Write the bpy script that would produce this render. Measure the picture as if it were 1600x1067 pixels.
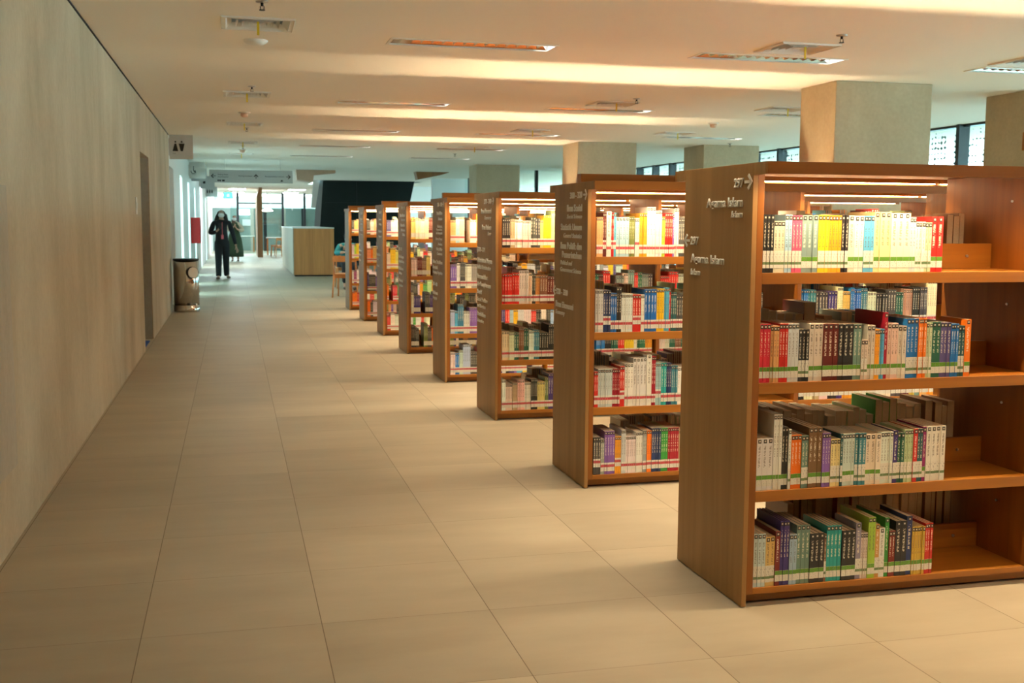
import bpy, bmesh, math, random
from mathutils import Vector, Matrix
random.seed(7)
S = bpy.context.scene
for o in list(bpy.data.objects): bpy.data.objects.remove(o)
C = S.collection
PI = math.pi

# ------------------------------------------------------------------ camera
cam_d = bpy.data.cameras.new('camera')
cam_d.sensor_width = 36.0
cam_d.lens = 38.673
cam_o = bpy.data.objects.new('camera', cam_d); C.objects.link(cam_o)
cam_o.matrix_world = Matrix((
    (0.969598, 0.020523, -0.243843, 0.0), (-0.244636, 0.105016, -0.963911, 0.0), (0.005825, 0.994259, 0.106844, 1.3924), (0, 0, 0, 1)))
cam_d.clip_start = 0.05; cam_d.clip_end = 300
cam_d.dof.use_dof = True
cam_d.dof.focus_distance = 4.0
cam_d.dof.aperture_fstop = 9.0
S.camera = cam_o

# ------------------------------------------------------------------ sky, exposure
SKY = 3.9
LED_WARM = (1.0, 0.75, 0.43)
LED_DOWN = 19.0
LED_PROFILE_W = 2.9
LED_UP = 138.0
FILL_PANEL_COOL = 12.0
TROFFER_W = 5.6
TROFFER_FAR_W = 3.5
TROFFER_COL = (1.0, 0.86, 0.60)
w = bpy.data.worlds.new('sky'); S.world = w; w.use_nodes = True
bg = w.node_tree.nodes['Background']
bg.inputs[0].default_value = (0.60, 0.95, 1.0, 1); bg.inputs[1].default_value = SKY
S.view_settings.view_transform = 'Standard'; S.view_settings.look = 'None'
S.view_settings.exposure = 1.82; S.view_settings.gamma = 1.0
S.view_settings.use_curve_mapping = False
cy = S.cycles
cy.use_denoising = True
cy.max_bounces = 7; cy.diffuse_bounces = 5; cy.glossy_bounces = 3
cy.transmission_bounces = 3; cy.transparent_max_bounces = 8
cy.caustics_reflective = False; cy.caustics_refractive = False
cy.sample_clamp_indirect = 4.0
cy.use_light_tree = True

# ------------------------------------------------------------------ materials
def newmat(name):
    m = bpy.data.materials.new(name); m.use_nodes = True
    nt = m.node_tree; b = nt.nodes['Principled BSDF']
    return m, nt, b
def N(nt, t, **kw):
    n = nt.nodes.new(t)
    for k, v in kw.items(): setattr(n, k, v)
    return n
def L(nt, a, b): nt.links.new(a, b)
def plain(name, col, rough=0.6, metal=0.0, noise=0.06, nscale=14.0, emit=None, es=0.0, bump=0.0):
    m, nt, b = newmat(name)
    b.inputs['Roughness'].default_value = rough; b.inputs['Metallic'].default_value = metal
    tc = N(nt, 'ShaderNodeTexCoord'); no = N(nt, 'ShaderNodeTexNoise'); no.inputs['Scale'].default_value = nscale
    no.inputs['Detail'].default_value = 3
    L(nt, tc.outputs['Object'], no.inputs['Vector'])
    r = N(nt, 'ShaderNodeMix', data_type='RGBA'); 
    r.inputs[6].default_value = tuple(c*(1-noise) for c in col)+(1,)
    r.inputs[7].default_value = tuple(min(1, c*(1+noise)) for c in col)+(1,)
    L(nt, no.outputs['Fac'], r.inputs[0]); L(nt, r.outputs[2], b.inputs['Base Color'])
    if bump:
        bp = N(nt, 'ShaderNodeBump'); bp.inputs['Strength'].default_value = bump; bp.inputs['Distance'].default_value = .004
        L(nt, no.outputs['Fac'], bp.inputs['Height']); L(nt, bp.outputs[0], b.inputs['Normal'])
    if emit:
        b.inputs['Emission Color'].default_value = tuple(emit)+(1,); b.inputs['Emission Strength'].default_value = es
    return m
def wood(name, c1, c2, axis='Z', rough=0.45, scale=1.0):
    m, nt, b = newmat(name)
    tc = N(nt, 'ShaderNodeTexCoord'); mp = N(nt, 'ShaderNodeMapping')
    s = {'X': (1.2, 26, 26), 'Y': (26, 1.2, 26), 'Z': (26, 26, 1.2)}[axis]
    mp.inputs['Scale'].default_value = tuple(v*scale for v in s)
    L(nt, tc.outputs['Object'], mp.inputs['Vector'])
    n1 = N(nt, 'ShaderNodeTexNoise'); n1.inputs['Scale'].default_value = 1.0; n1.inputs['Detail'].default_value = 6
    n1.inputs['Distortion'].default_value = .6
    L(nt, mp.outputs[0], n1.inputs['Vector'])
    mp2 = N(nt, 'ShaderNodeMapping')
    s2 = {'X': (.15, 7, 7), 'Y': (7, .15, 7), 'Z': (7, 7, .15)}[axis]
    mp2.inputs['Scale'].default_value = s2
    L(nt, tc.outputs['Object'], mp2.inputs['Vector'])
    n2 = N(nt, 'ShaderNodeTexNoise'); n2.inputs['Scale'].default_value = 1.0; n2.inputs['Detail'].default_value = 1
    L(nt, mp2.outputs[0], n2.inputs['Vector'])
    ad = N(nt, 'ShaderNodeMath', operation='MULTIPLY_ADD'); ad.inputs[1].default_value = .45
    L(nt, n2.outputs['Fac'], ad.inputs[0])
    mm = N(nt, 'ShaderNodeMath', operation='MULTIPLY'); mm.inputs[1].default_value = .55
    L(nt, n1.outputs['Fac'], mm.inputs[0]); L(nt, mm.outputs[0], ad.inputs[2])
    cr = N(nt, 'ShaderNodeValToRGB'); cr.color_ramp.elements[0].position = .34; cr.color_ramp.elements[1].position = .66
    cr.color_ramp.elements[0].color = tuple(c1)+(1,); cr.color_ramp.elements[1].color = tuple(c2)+(1,)
    L(nt, ad.outputs[0], cr.inputs[0]); L(nt, cr.outputs[0], b.inputs['Base Color'])
    b.inputs['Roughness'].default_value = rough
    bp = N(nt, 'ShaderNodeBump'); bp.inputs['Strength'].default_value = .08; bp.inputs['Distance'].default_value = .002
    L(nt, n1.outputs['Fac'], bp.inputs['Height']); L(nt, bp.outputs[0], b.inputs['Normal'])
    return m
def concrete(name, c1, c2, rough=.8, streak=1.0, c3=None):
    m, nt, b = newmat(name)
    tc = N(nt, 'ShaderNodeTexCoord'); mp = N(nt, 'ShaderNodeMapping')
    mp.inputs['Scale'].default_value = (.9, .9, .6/streak)
    L(nt, tc.outputs['Object'], mp.inputs['Vector'])
    n1 = N(nt, 'ShaderNodeTexNoise'); n1.inputs['Scale'].default_value = 1.3; n1.inputs['Detail'].default_value = 5
    n1.inputs['Roughness'].default_value = .6; n1.inputs['Distortion'].default_value = .3
    L(nt, mp.outputs[0], n1.inputs['Vector'])
    cr = N(nt, 'ShaderNodeValToRGB'); cr.color_ramp.elements[0].position = .33; cr.color_ramp.elements[1].position = .68
    cr.color_ramp.elements[0].color = tuple(c1)+(1,); cr.color_ramp.elements[1].color = tuple(c2)+(1,)
    L(nt, n1.outputs['Fac'], cr.inputs[0])
    n3 = N(nt, 'ShaderNodeTexNoise'); n3.inputs['Scale'].default_value = 30; n3.inputs['Detail'].default_value = 5
    L(nt, tc.outputs['Object'], n3.inputs['Vector'])
    mx = N(nt, 'ShaderNodeMix', data_type='RGBA', blend_type='OVERLAY'); mx.inputs[0].default_value = .12
    L(nt, cr.outputs[0], mx.inputs[6]); L(nt, n3.outputs['Fac'], mx.inputs[7])
    L(nt, mx.outputs[2], b.inputs['Base Color'])
    b.inputs['Roughness'].default_value = rough
    bp = N(nt, 'ShaderNodeBump'); bp.inputs['Strength'].default_value = .06; bp.inputs['Distance'].default_value = .003
    L(nt, n3.outputs['Fac'], bp.inputs['Height']); L(nt, bp.outputs[0], b.inputs['Normal'])
    return m
def floor_material():
    m, nt, b = newmat('floor_tiles')
    tc = N(nt, 'ShaderNodeTexCoord'); sp = N(nt, 'ShaderNodeSeparateXYZ'); L(nt, tc.outputs['Object'], sp.inputs[0])
    def axis(out, off):
        a = N(nt, 'ShaderNodeMath', operation='SUBTRACT'); a.inputs[1].default_value = off; L(nt, out, a.inputs[0])
        d = N(nt, 'ShaderNodeMath', operation='DIVIDE'); d.inputs[1].default_value = .6; L(nt, a.outputs[0], d.inputs[0])
        fl = N(nt, 'ShaderNodeMath', operation='FLOOR'); L(nt, d.outputs[0], fl.inputs[0])
        fr = N(nt, 'ShaderNodeMath', operation='FRACT'); L(nt, d.outputs[0], fr.inputs[0])
        pp = N(nt, 'ShaderNodeMath', operation='PINGPONG'); pp.inputs[1].default_value = .5; L(nt, fr.outputs[0], pp.inputs[0])
        return fl, pp
    fx, px = axis(sp.outputs[0], -.3275); fy, py = axis(sp.outputs[1], 3.759)
    cx = N(nt, 'ShaderNodeMath', operation='LESS_THAN'); cx.inputs[1].default_value = .0028; L(nt, px.outputs[0], cx.inputs[0])
    cy_ = N(nt, 'ShaderNodeMath', operation='LESS_THAN'); cy_.inputs[1].default_value = .0015; L(nt, py.outputs[0], cy_.inputs[0])
    gr = N(nt, 'ShaderNodeMath', operation='MAXIMUM'); L(nt, cx.outputs[0], gr.inputs[0]); L(nt, cy_.outputs[0], gr.inputs[1])
    cb = N(nt, 'ShaderNodeCombineXYZ'); L(nt, fx.outputs[0], cb.inputs[0]); L(nt, fy.outputs[0], cb.inputs[1])
    wn = N(nt, 'ShaderNodeTexWhiteNoise', noise_dimensions='3D'); L(nt, cb.outputs[0], wn.inputs['Vector'])
    ml = N(nt, 'ShaderNodeVectorMath', operation='MULTIPLY_ADD'); ml.inputs[1].default_value = (7, 7, 7)
    L(nt, cb.outputs[0], ml.inputs[0])
    mp = N(nt, 'ShaderNodeMapping'); mp.inputs['Scale'].default_value = (.7, 2.2, 1); L(nt, tc.outputs['Object'], mp.inputs[0])
    L(nt, mp.outputs[0], ml.inputs[2])
    n1 = N(nt, 'ShaderNodeTexNoise'); n1.inputs['Scale'].default_value = 1.6; n1.inputs['Detail'].default_value = 6
    n1.inputs['Roughness'].default_value = .55; L(nt, ml.outputs[0], n1.inputs['Vector'])
    cr = N(nt, 'ShaderNodeValToRGB'); cr.color_ramp.elements[0].position = .25; cr.color_ramp.elements[1].position = .75
    cr.color_ramp.elements[0].color = (.33, .28, .21, 1); cr.color_ramp.elements[1].color = (.45, .395, .305, 1)
    L(nt, n1.outputs['Fac'], cr.inputs[0])
    hv = N(nt, 'ShaderNodeHueSaturation'); L(nt, cr.outputs[0], hv.inputs['Color'])
    mr = N(nt, 'ShaderNodeMapRange'); mr.inputs[3].default_value = .93; mr.inputs[4].default_value = 1.06
    L(nt, wn.outputs['Value'], mr.inputs[0]); L(nt, mr.outputs[0], hv.inputs['Value'])
    mx = N(nt, 'ShaderNodeMix', data_type='RGBA'); mx.inputs[7].default_value = (.15, .115, .075, 1)
    L(nt, gr.outputs[0], mx.inputs[0]); L(nt, hv.outputs[0], mx.inputs[6]); L(nt, mx.outputs[2], b.inputs['Base Color'])
    rr = N(nt, 'ShaderNodeMapRange'); rr.inputs[3].default_value = .38; rr.inputs[4].default_value = .52
    L(nt, n1.outputs['Fac'], rr.inputs[0]); L(nt, rr.outputs[0], b.inputs['Roughness'])
    b.inputs['Specular IOR Level'].default_value = .4
    return m
def emission(name, col, s):
    m, nt, b = newmat(name); nt.nodes.remove(b)
    e = N(nt, 'ShaderNodeEmission'); e.inputs[0].default_value = tuple(col)+(1,); e.inputs[1].default_value = s
    L(nt, e.outputs[0], nt.nodes['Material Output'].inputs[0]); return m
def glass(name, tint=(.93, .98, .97), refl=.07):
    m, nt, b = newmat(name); nt.nodes.remove(b)
    t = N(nt, 'ShaderNodeBsdfTransparent'); t.inputs[0].default_value = tuple(tint)+(1,)
    g = N(nt, 'ShaderNodeBsdfGlossy'); g.inputs['Roughness'].default_value = .02
    x = N(nt, 'ShaderNodeMixShader'); x.inputs[0].default_value = refl
    L(nt, t.outputs[0], x.inputs[1]); L(nt, g.outputs[0], x.inputs[2])
    L(nt, x.outputs[0], nt.nodes['Material Output'].inputs[0]); return m
def perforated(name):
    m, nt, b = newmat(name)
    b.inputs['Base Color'].default_value = (.10, .17, .22, 1); b.inputs['Roughness'].default_value = .5
    tc = N(nt, 'ShaderNodeTexCoord')
    sp = N(nt, 'ShaderNodeSeparateXYZ'); L(nt, tc.outputs['Object'], sp.inputs[0])
    cb = N(nt, 'ShaderNodeCombineXYZ'); L(nt, sp.outputs[1], cb.inputs[0]); L(nt, sp.outputs[2], cb.inputs[1])
    v = N(nt, 'ShaderNodeTexVoronoi', voronoi_dimensions='2D', feature='F1'); v.inputs['Scale'].default_value = 13; v.inputs['Randomness'].default_value = .25
    L(nt, cb.outputs[0], v.inputs['Vector'])
    nn = N(nt, 'ShaderNodeTexNoise'); nn.inputs['Scale'].default_value = 2.2; L(nt, cb.outputs[0], nn.inputs['Vector'])
    ma = N(nt, 'ShaderNodeMath', operation='MULTIPLY_ADD'); ma.inputs[1].default_value = .45; ma.inputs[2].default_value = .36
    L(nt, nn.outputs['Fac'], ma.inputs[0])
    lt = N(nt, 'ShaderNodeMath', operation='GREATER_THAN'); L(nt, v.outputs['Distance'], lt.inputs[0]); L(nt, ma.outputs[0], lt.inputs[1])
    L(nt, lt.outputs[0], b.inputs['Alpha'])
    return m
def book_material(name, source):
    """cover paint from the object's (or face's) own colour, with small lettering on the spine's UV strip"""
    m, nt, b = newmat(name)
    b.inputs['Roughness'].default_value = .38
    if source == 'object':
        oi = N(nt, 'ShaderNodeObjectInfo'); col = oi.outputs['Color']; rnd = oi.outputs['Random']
    else:
        at = N(nt, 'ShaderNodeAttribute', attribute_name='paint'); col = at.outputs['Color']; rnd = None
    uv = N(nt, 'ShaderNodeUVMap', uv_map='UVMap'); sp = N(nt, 'ShaderNodeSeparateXYZ'); L(nt, uv.outputs[0], sp.inputs[0])
    mp = N(nt, 'ShaderNodeMapping'); mp.inputs['Scale'].default_value = (2.6, 52, 1); L(nt, uv.outputs[0], mp.inputs[0])
    if rnd is not None:
        cb = N(nt, 'ShaderNodeCombineXYZ')
        mu = N(nt, 'ShaderNodeMath', operation='MULTIPLY'); mu.inputs[1].default_value = 0.0; L(nt, rnd, mu.inputs[0])
    bw = N(nt, 'ShaderNodeRGBToBW'); L(nt, col, bw.inputs[0])
    # each title differs with the paint it is printed on
    sh = N(nt, 'ShaderNodeCombineXYZ'); m9 = N(nt, 'ShaderNodeMath', operation='MULTIPLY'); m9.inputs[1].default_value = 41.7
    L(nt, bw.outputs[0], m9.inputs[0]); L(nt, m9.outputs[0], sh.inputs[0]); L(nt, m9.outputs[0], sh.inputs[2])
    va = N(nt, 'ShaderNodeVectorMath', operation='ADD'); L(nt, mp.outputs[0], va.inputs[0]); L(nt, sh.outputs[0], va.inputs[1])
    n = N(nt, 'ShaderNodeTexNoise'); n.inputs['Scale'].default_value = 1; n.inputs['Detail'].default_value = 2; L(nt, va.outputs[0], n.inputs['Vector'])
    g = N(nt, 'ShaderNodeMath', operation='GREATER_THAN'); g.inputs[1].default_value = .49; L(nt, n.outputs['Fac'], g.inputs[0])
    def band(out, a, c):
        x = N(nt, 'ShaderNodeMath', operation='GREATER_THAN'); x.inputs[1].default_value = a; L(nt, out, x.inputs[0])
        y = N(nt, 'ShaderNodeMath', operation='LESS_THAN'); y.inputs[1].default_value = c; L(nt, out, y.inputs[0])
        z = N(nt, 'ShaderNodeMath', operation='MULTIPLY'); L(nt, x.outputs[0], z.inputs[0]); L(nt, y.outputs[0], z.inputs[1]); return z
    bu = band(sp.outputs[0], .3, .68)
    bv = band(sp.outputs[1], .44, .86)
    wn = N(nt, 'ShaderNodeTexWhiteNoise', noise_dimensions='1D'); L(nt, m9.outputs[0], wn.inputs['W'])
    p1 = N(nt, 'ShaderNodeMath', operation='MULTIPLY'); L(nt, bu.outputs[0], p1.inputs[0]); L(nt, bv.outputs[0], p1.inputs[1])
    p2 = N(nt, 'ShaderNodeMath', operation='MULTIPLY'); L(nt, p1.outputs[0], p2.inputs[0]); L(nt, g.outputs[0], p2.inputs[1])
    st = N(nt, 'ShaderNodeMath', operation='MULTIPLY'); st.inputs[1].default_value = .62; L(nt, p2.outputs[0], st.inputs[0])
    dk = N(nt, 'ShaderNodeMath', operation='LESS_THAN'); dk.inputs[1].default_value = .30; L(nt, bw.outputs[0], dk.inputs[0])
    ink = N(nt, 'ShaderNodeMix', data_type='RGBA'); ink.inputs[6].default_value = (.10, .07, .06, 1); ink.inputs[7].default_value = (.80, .74, .58, 1)
    L(nt, dk.outputs[0], ink.inputs[0])
    mx = N(nt, 'ShaderNodeMix', data_type='RGBA'); L(nt, st.outputs[0], mx.inputs[0]); L(nt, col, mx.inputs[6]); L(nt, ink.outputs[2], mx.inputs[7])
    L(nt, mx.outputs[2], b.inputs['Base Color'])
    return m
def label_material(name, bands):
    """white call-number tape: bands = [(v0, v1, colour)] with a few grey characters"""
    m, nt, b = newmat(name); b.inputs['Roughness'].default_value = .3
    uv = N(nt, 'ShaderNodeUVMap', uv_map='UVMap'); sp = N(nt, 'ShaderNodeSeparateXYZ'); L(nt, uv.outputs[0], sp.inputs[0])
    cr = N(nt, 'ShaderNodeValToRGB'); cr.color_ramp.interpolation = 'CONSTANT'
    e = cr.color_ramp.elements; e[0].position = 0; e[0].color = (.64, .62, .56, 1); e[1].position = .999; e[1].color = (.64, .62, .56, 1)
    for a, c, col in bands:
        x = e.new(a); x.color = tuple(col)+(1,); y = e.new(c); y.color = (.64, .62, .56, 1)
    L(nt, sp.outputs[1], cr.inputs[0])
    mp = N(nt, 'ShaderNodeMapping'); mp.inputs['Scale'].default_value = (5, 7, 1); L(nt, uv.outputs[0], mp.inputs[0])
    n = N(nt, 'ShaderNodeTexNoise'); n.inputs['Scale'].default_value = 1; L(nt, mp.outputs[0], n.inputs['Vector'])
    g = N(nt, 'ShaderNodeMath', operation='GREATER_THAN'); g.inputs[1].default_value = .60; L(nt, n.outputs['Fac'], g.inputs[0])
    mm = N(nt, 'ShaderNodeMath', operation='MULTIPLY'); mm.inputs[1].default_value = .6; L(nt, g.outputs[0], mm.inputs[0])
    mx = N(nt, 'ShaderNodeMix', data_type='RGBA'); mx.inputs[7].default_value = (.18, .17, .16, 1)
    L(nt, mm.outputs[0], mx.inputs[0]); L(nt, cr.outputs[0], mx.inputs[6]); L(nt, mx.outputs[2], b.inputs['Base Color'])
    return m
def sticker_material():
    m, nt, b = newmat('logo_sticker_print'); b.inputs['Roughness'].default_value = .4
    uv = N(nt, 'ShaderNodeUVMap', uv_map='UVMap'); sp = N(nt, 'ShaderNodeSeparateXYZ'); L(nt, uv.outputs[0], sp.inputs[0])
    def band(out, a, c):
        x = N(nt, 'ShaderNodeMath', operation='GREATER_THAN'); x.inputs[1].default_value = a; L(nt, out, x.inputs[0])
        y = N(nt, 'ShaderNodeMath', operation='LESS_THAN'); y.inputs[1].default_value = c; L(nt, out, y.inputs[0])
        z = N(nt, 'ShaderNodeMath', operation='MULTIPLY'); L(nt, x.outputs[0], z.inputs[0]); L(nt, y.outputs[0], z.inputs[1]); return z
    z = N(nt, 'ShaderNodeMath', operation='MULTIPLY'); A = band(sp.outputs[0], .28, .78); B = band(sp.outputs[1], .32, .74)
    L(nt, A.outputs[0], z.inputs[0]); L(nt, B.outputs[0], z.inputs[1])
    mx = N(nt, 'ShaderNodeMix', data_type='RGBA'); mx.inputs[6].default_value = (.03, .028, .025, 1); mx.inputs[7].default_value = (.55, .5, .42, 1)
    L(nt, z.outputs[0], mx.inputs[0]); L(nt, mx.outputs[2], b.inputs['Base Color']); return m

M = dict(
    oak=wood('oak_long_grain', (.25, .083, .006), (.365, .135, .013), 'X'),
    oak_v_shaded=wood('oak_upright_shaded', (.18, .054, .004), (.28, .090, .009), 'Z'),  # oak darkened, shade inside the bays is put into its colour
    oak_y=wood('oak_cross_grain', (.25, .092, .016), (.37, .150, .030), 'Y'),
    walnut=wood('end_panel_wood', (.25, .125, .032), (.37, .195, .064), 'Z', .5, .8),
    counter=wood('counter_wood', (.56, .22, .07), (.76, .34, .12), 'Z', .5, .9),
    counter_daylit=wood('counter_daylit_wood', (.33, .27, .20), (.43, .36, .28), 'Z', .45, .9),  # daylight on the counter's left side is put into this colour
    fin=wood('fin_wood', (.22, .09, .03), (.34, .15, .05), 'Z', .45),
    plaster=concrete('plaster_wall', (.38, .305, .20), (.57, .475, .345), .75, 1.3),
    plaster2=concrete('plaster_patch', (.37, .315, .24), (.50, .445, .36), .8, 1.6),
    column=concrete('column_concrete', (.37, .295, .195), (.48, .39, .265), .8, 1.0),
    jamb=concrete('grey_concrete', (.34, .33, .28), (.48, .46, .40), .85, 1.0),
    ceiling=plain('ceiling_paint', (.90, .87, .81), .85, noise=.01, nscale=2),
    white=plain('white_paint', (.78, .80, .80), .5, noise=.015, nscale=3),
    whitemat=plain('matt_white', (.80, .79, .76), .6, noise=.01),
    floor=floor_material(),
    letter=plain('raised_letter', (.80, .76, .70), .5, 0.0, noise=.03),
    led=emission('warm_led_strip', LED_WARM, LED_DOWN),
    led_up=emission('warm_uplight_strip', LED_WARM, LED_UP),
    alu=plain('brushed_aluminium', (.62, .61, .60), .3, .9, noise=.05, nscale=60),
    mirror=plain('louver_mirror', (.86, .86, .86), .07, 1.0, noise=.02),
    chrome=plain('polished_steel', (.60, .58, .55), .10, 1.0, noise=.03),
    dark=plain('dark_metal', (.02, .024, .028), .35, .4),
    void=plain('dark_void', (.015, .015, .015), .9),
    black=plain('black_print', (.012, .012, .012), .5),
    sign=plain('sign_panel', (.50, .48, .45), .5, noise=.02),
    signcool=plain('sign_panel_grey', (.42, .44, .44), .5, noise=.02),
    red=plain('red_enamel', (.55, .012, .012), .35, noise=.03),
    yellow=plain('yellow_ribbon', (.75, .55, .02), .6),
    blue=plain('blue_mat', (.01, .09, .42), .9, noise=.15, nscale=80),
    core=plain('dark_steel_cladding', (.014, .019, .018), .6, 0.0, noise=.3, nscale=2.5),
    screen=perforated('perforated_screen'),
    glass=glass('clear_glass'),
    frost=glass('frosted_glass', (.88, .93, .92), .04),
    greenglass=glass('green_tinted_glass', (.80, .90, .88), .08),
    pages=plain('paper_edges', (.56, .46, .33), .8, noise=.12, nscale=160),
    cover=book_material('book_cover', 'object'),
    coverface=book_material('book_cover_face', 'face'),
    labA=label_material('call_label_tape', [(.20, .36, (.13, .20, .09))]),
    labB=label_material('call_label_green', [(.60, .985, (.10, .27, .025))]),
    labR=label_material('call_label_red', [(.48, .78, (.50, .06, .08))]),
    labY=label_material('call_label_cream', [(.9, .95, (.6, .5, .2))]),
    sticker=sticker_material(),
    skin=plain('skin', (.45, .26, .18), .55, noise=.05),
    hair=plain('black_hair', (.012, .010, .009), .5, noise=.3, nscale=40),
    navy=plain('black_cloth', (.012, .014, .020), .85, noise=.2),
    green=plain('green_cloth', (.018, .04, .014), .85, noise=.2),
    beige=plain('beige_cloth', (.42, .38, .28), .85, noise=.1),
    teal=plain('teal_cloth', (.02, .22, .25), .8, noise=.1),
    brown=plain('brown_leather', (.10, .05, .03), .6),
    mask=plain('white_mask', (.78, .80, .80), .7),
    maskblue=plain('blue_mask', (.35, .55, .65), .7),
    pink=plain('pink_plastic', (.75, .13, .17), .5),
    desk=plain('desk_top', (.62, .60, .54), .4),
    cool=emission('cool_fill_panel', (.82, .95, 1.0), FILL_PANEL_COOL),
    warmlamp=emission('lamp_shade_glow', (1.0, .93, .78), 6.0),
    display=emission('lit_display', (.75, .95, 1.0), 3.0),
    exit=emission('exit_sign_glow', (.05, .9, .5), 1.6),
    spark=emission('tube_end', (1.0, .97, .9), 3.5),
)

M['core'].node_tree.nodes['Principled BSDF'].inputs['Specular IOR Level'].default_value = .08

# ------------------------------------------------------------------ mesh helpers
def box(bm, x0, x1, y0, y1, z0, z1, mi=0):
    v = [bm.verts.new((x, y, z)) for z in (z0, z1) for y in (y0, y1) for x in (x0, x1)]
    fs = []
    for q in ((0, 2, 3, 1), (4, 5, 7, 6), (0, 1, 5, 4), (2, 6, 7, 3), (0, 4, 6, 2), (1, 3, 7, 5)):
        f = bm.faces.new([v[i] for i in q]); f.material_index = mi; fs.append(f)
    return fs      # bottom, top, front(-y), back(+y), left(-x), right(+x)
def cyl(bm, p0, p1, r0, r1=None, n=16, cap=True, mi=0):
    p0 = Vector(p0); p1 = Vector(p1); r1 = r0 if r1 is None else r1
    d = (p1-p0).normalized(); a = d.orthogonal().normalized(); b = d.cross(a)
    A = [bm.verts.new(p0+(a*math.cos(2*PI*i/n)+b*math.sin(2*PI*i/n))*r0) for i in range(n)]
    B = [bm.verts.new(p1+(a*math.cos(2*PI*i/n)+b*math.sin(2*PI*i/n))*r1) for i in range(n)]
    for i in range(n):
        f = bm.faces.new((A[i], A[(i+1) % n], B[(i+1) % n], B[i])); f.smooth = True; f.material_index = mi
    if cap:
        bm.faces.new(A[::-1]).material_index = mi; bm.faces.new(B).material_index = mi
def lathe(bm, prof, n=24, c=(0, 0)):
    rings = []
    for r, z in prof:
        rings.append([bm.verts.new((c[0]+r*math.cos(2*PI*i/n), c[1]+r*math.sin(2*PI*i/n), z)) for i in range(n)])
    for a, b in zip(rings, rings[1:]):
        for i in range(n):
            f = bm.faces.new((a[i], a[(i+1) % n], b[(i+1) % n], b[i])); f.smooth = True
    bm.faces.new(rings[0][::-1]); bm.faces.new(rings[-1])
def prism(bm, poly, y0, y1):
    """poly in (x, z), extruded along y"""
    A = [bm.verts.new((x, y0, z)) for x, z in poly]; B = [bm.verts.new((x, y1, z)) for x, z in poly]
    n = len(poly); bm.faces.new(A); bm.faces.new(B[::-1])
    for i in range(n): bm.faces.new((A[i], B[i], B[(i+1) % n], A[(i+1) % n]))
def obj(name, bm, mat, parent=None, loc=(0, 0, 0), bevel=0.0, fix=True):
    if fix: bmesh.ops.recalc_face_normals(bm, faces=bm.faces)
    me = bpy.data.meshes.new(name); bm.to_mesh(me); bm.free()
    for x in (mat if isinstance(mat, (list, tuple)) else [mat]): me.materials.append(x)
    o = bpy.data.objects.new(name, me); C.objects.link(o); o.location = loc
    if parent: o.parent = parent
    if bevel:
        b = o.modifiers.new('edge', 'BEVEL'); b.width = bevel; b.segments = 2; b.limit_method = 'ANGLE'
    return o
def bxo(name, mat, parent, *dims, bevel=0.0):
    bm = bmesh.new(); box(bm, *dims); return obj(name, bm, mat, parent, bevel=bevel)
def struct(o): o['kind'] = 'structure'; return o
def thing(name, label, cat, loc=(0, 0, 0), rotz=0, group=None):
    o = bpy.data.objects.new(name, None); C.objects.link(o); o.empty_display_size = .1
    o.location = loc; o.rotation_euler = (0, 0, rotz); tag(o, label, cat, group); return o
def tag(o, label, cat, group=None):
    o['label'] = label; o['category'] = cat
    if group: o['group'] = group
    return o
def copy_tree(o, parent=None):
    c = o.copy(); C.objects.link(c)
    c.parent = parent
    for ch in list(o.children): copy_tree(ch, c)
    return c

# ------------------------------------------------------------------ the room
ZC = 2.729; XL = -.942; XR = 9.42
YB = -5.0; YE = 64.0
bm = bmesh.new(); box(bm, -3.2, 14.0, YB, YE, -.12, 0)
struct(obj('floor', bm, M['floor']))

troffers = [(x, y, 'a') for y in (8.30, 12.55, 16.42, 19.9, 22.9) for x in (1.16, 3.60)]
troffers += [(x, y, 'a') for y in (4.1, -.1, -4.2) for x in (1.16, 3.60, 6.2)]
troffers += [(6.50, 16.1, 'a'), (6.2, 8.35, 'a'), (6.3, 12.45, 'a')]
TW, TD = 1.24, .26
diffs = [(.19, 7.83), (.17, 12.1), (.18, 15.75), (.19, 19.4), (.19, 22.6), (4.18, 7.76), (4.14, 11.85), (4.2, 15.6), (4.15, 19.3), (6.35, 7.85), (6.2, 11.8), (6.35, 15.4), (8.2, 13.2)]
DW = .22
holes = [(x, x+TW, y-TD/2, y+TD/2) for x, y, _ in troffers] + [(x-DW, x+DW, y-DW, y+DW) for x, y in diffs]
openings = [(2.62, 6.05, 36.1, 40.2), (-.5, 9.0, 55.5, 60.5)]  # second opening is added so daylight brightens the far end wall
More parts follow.
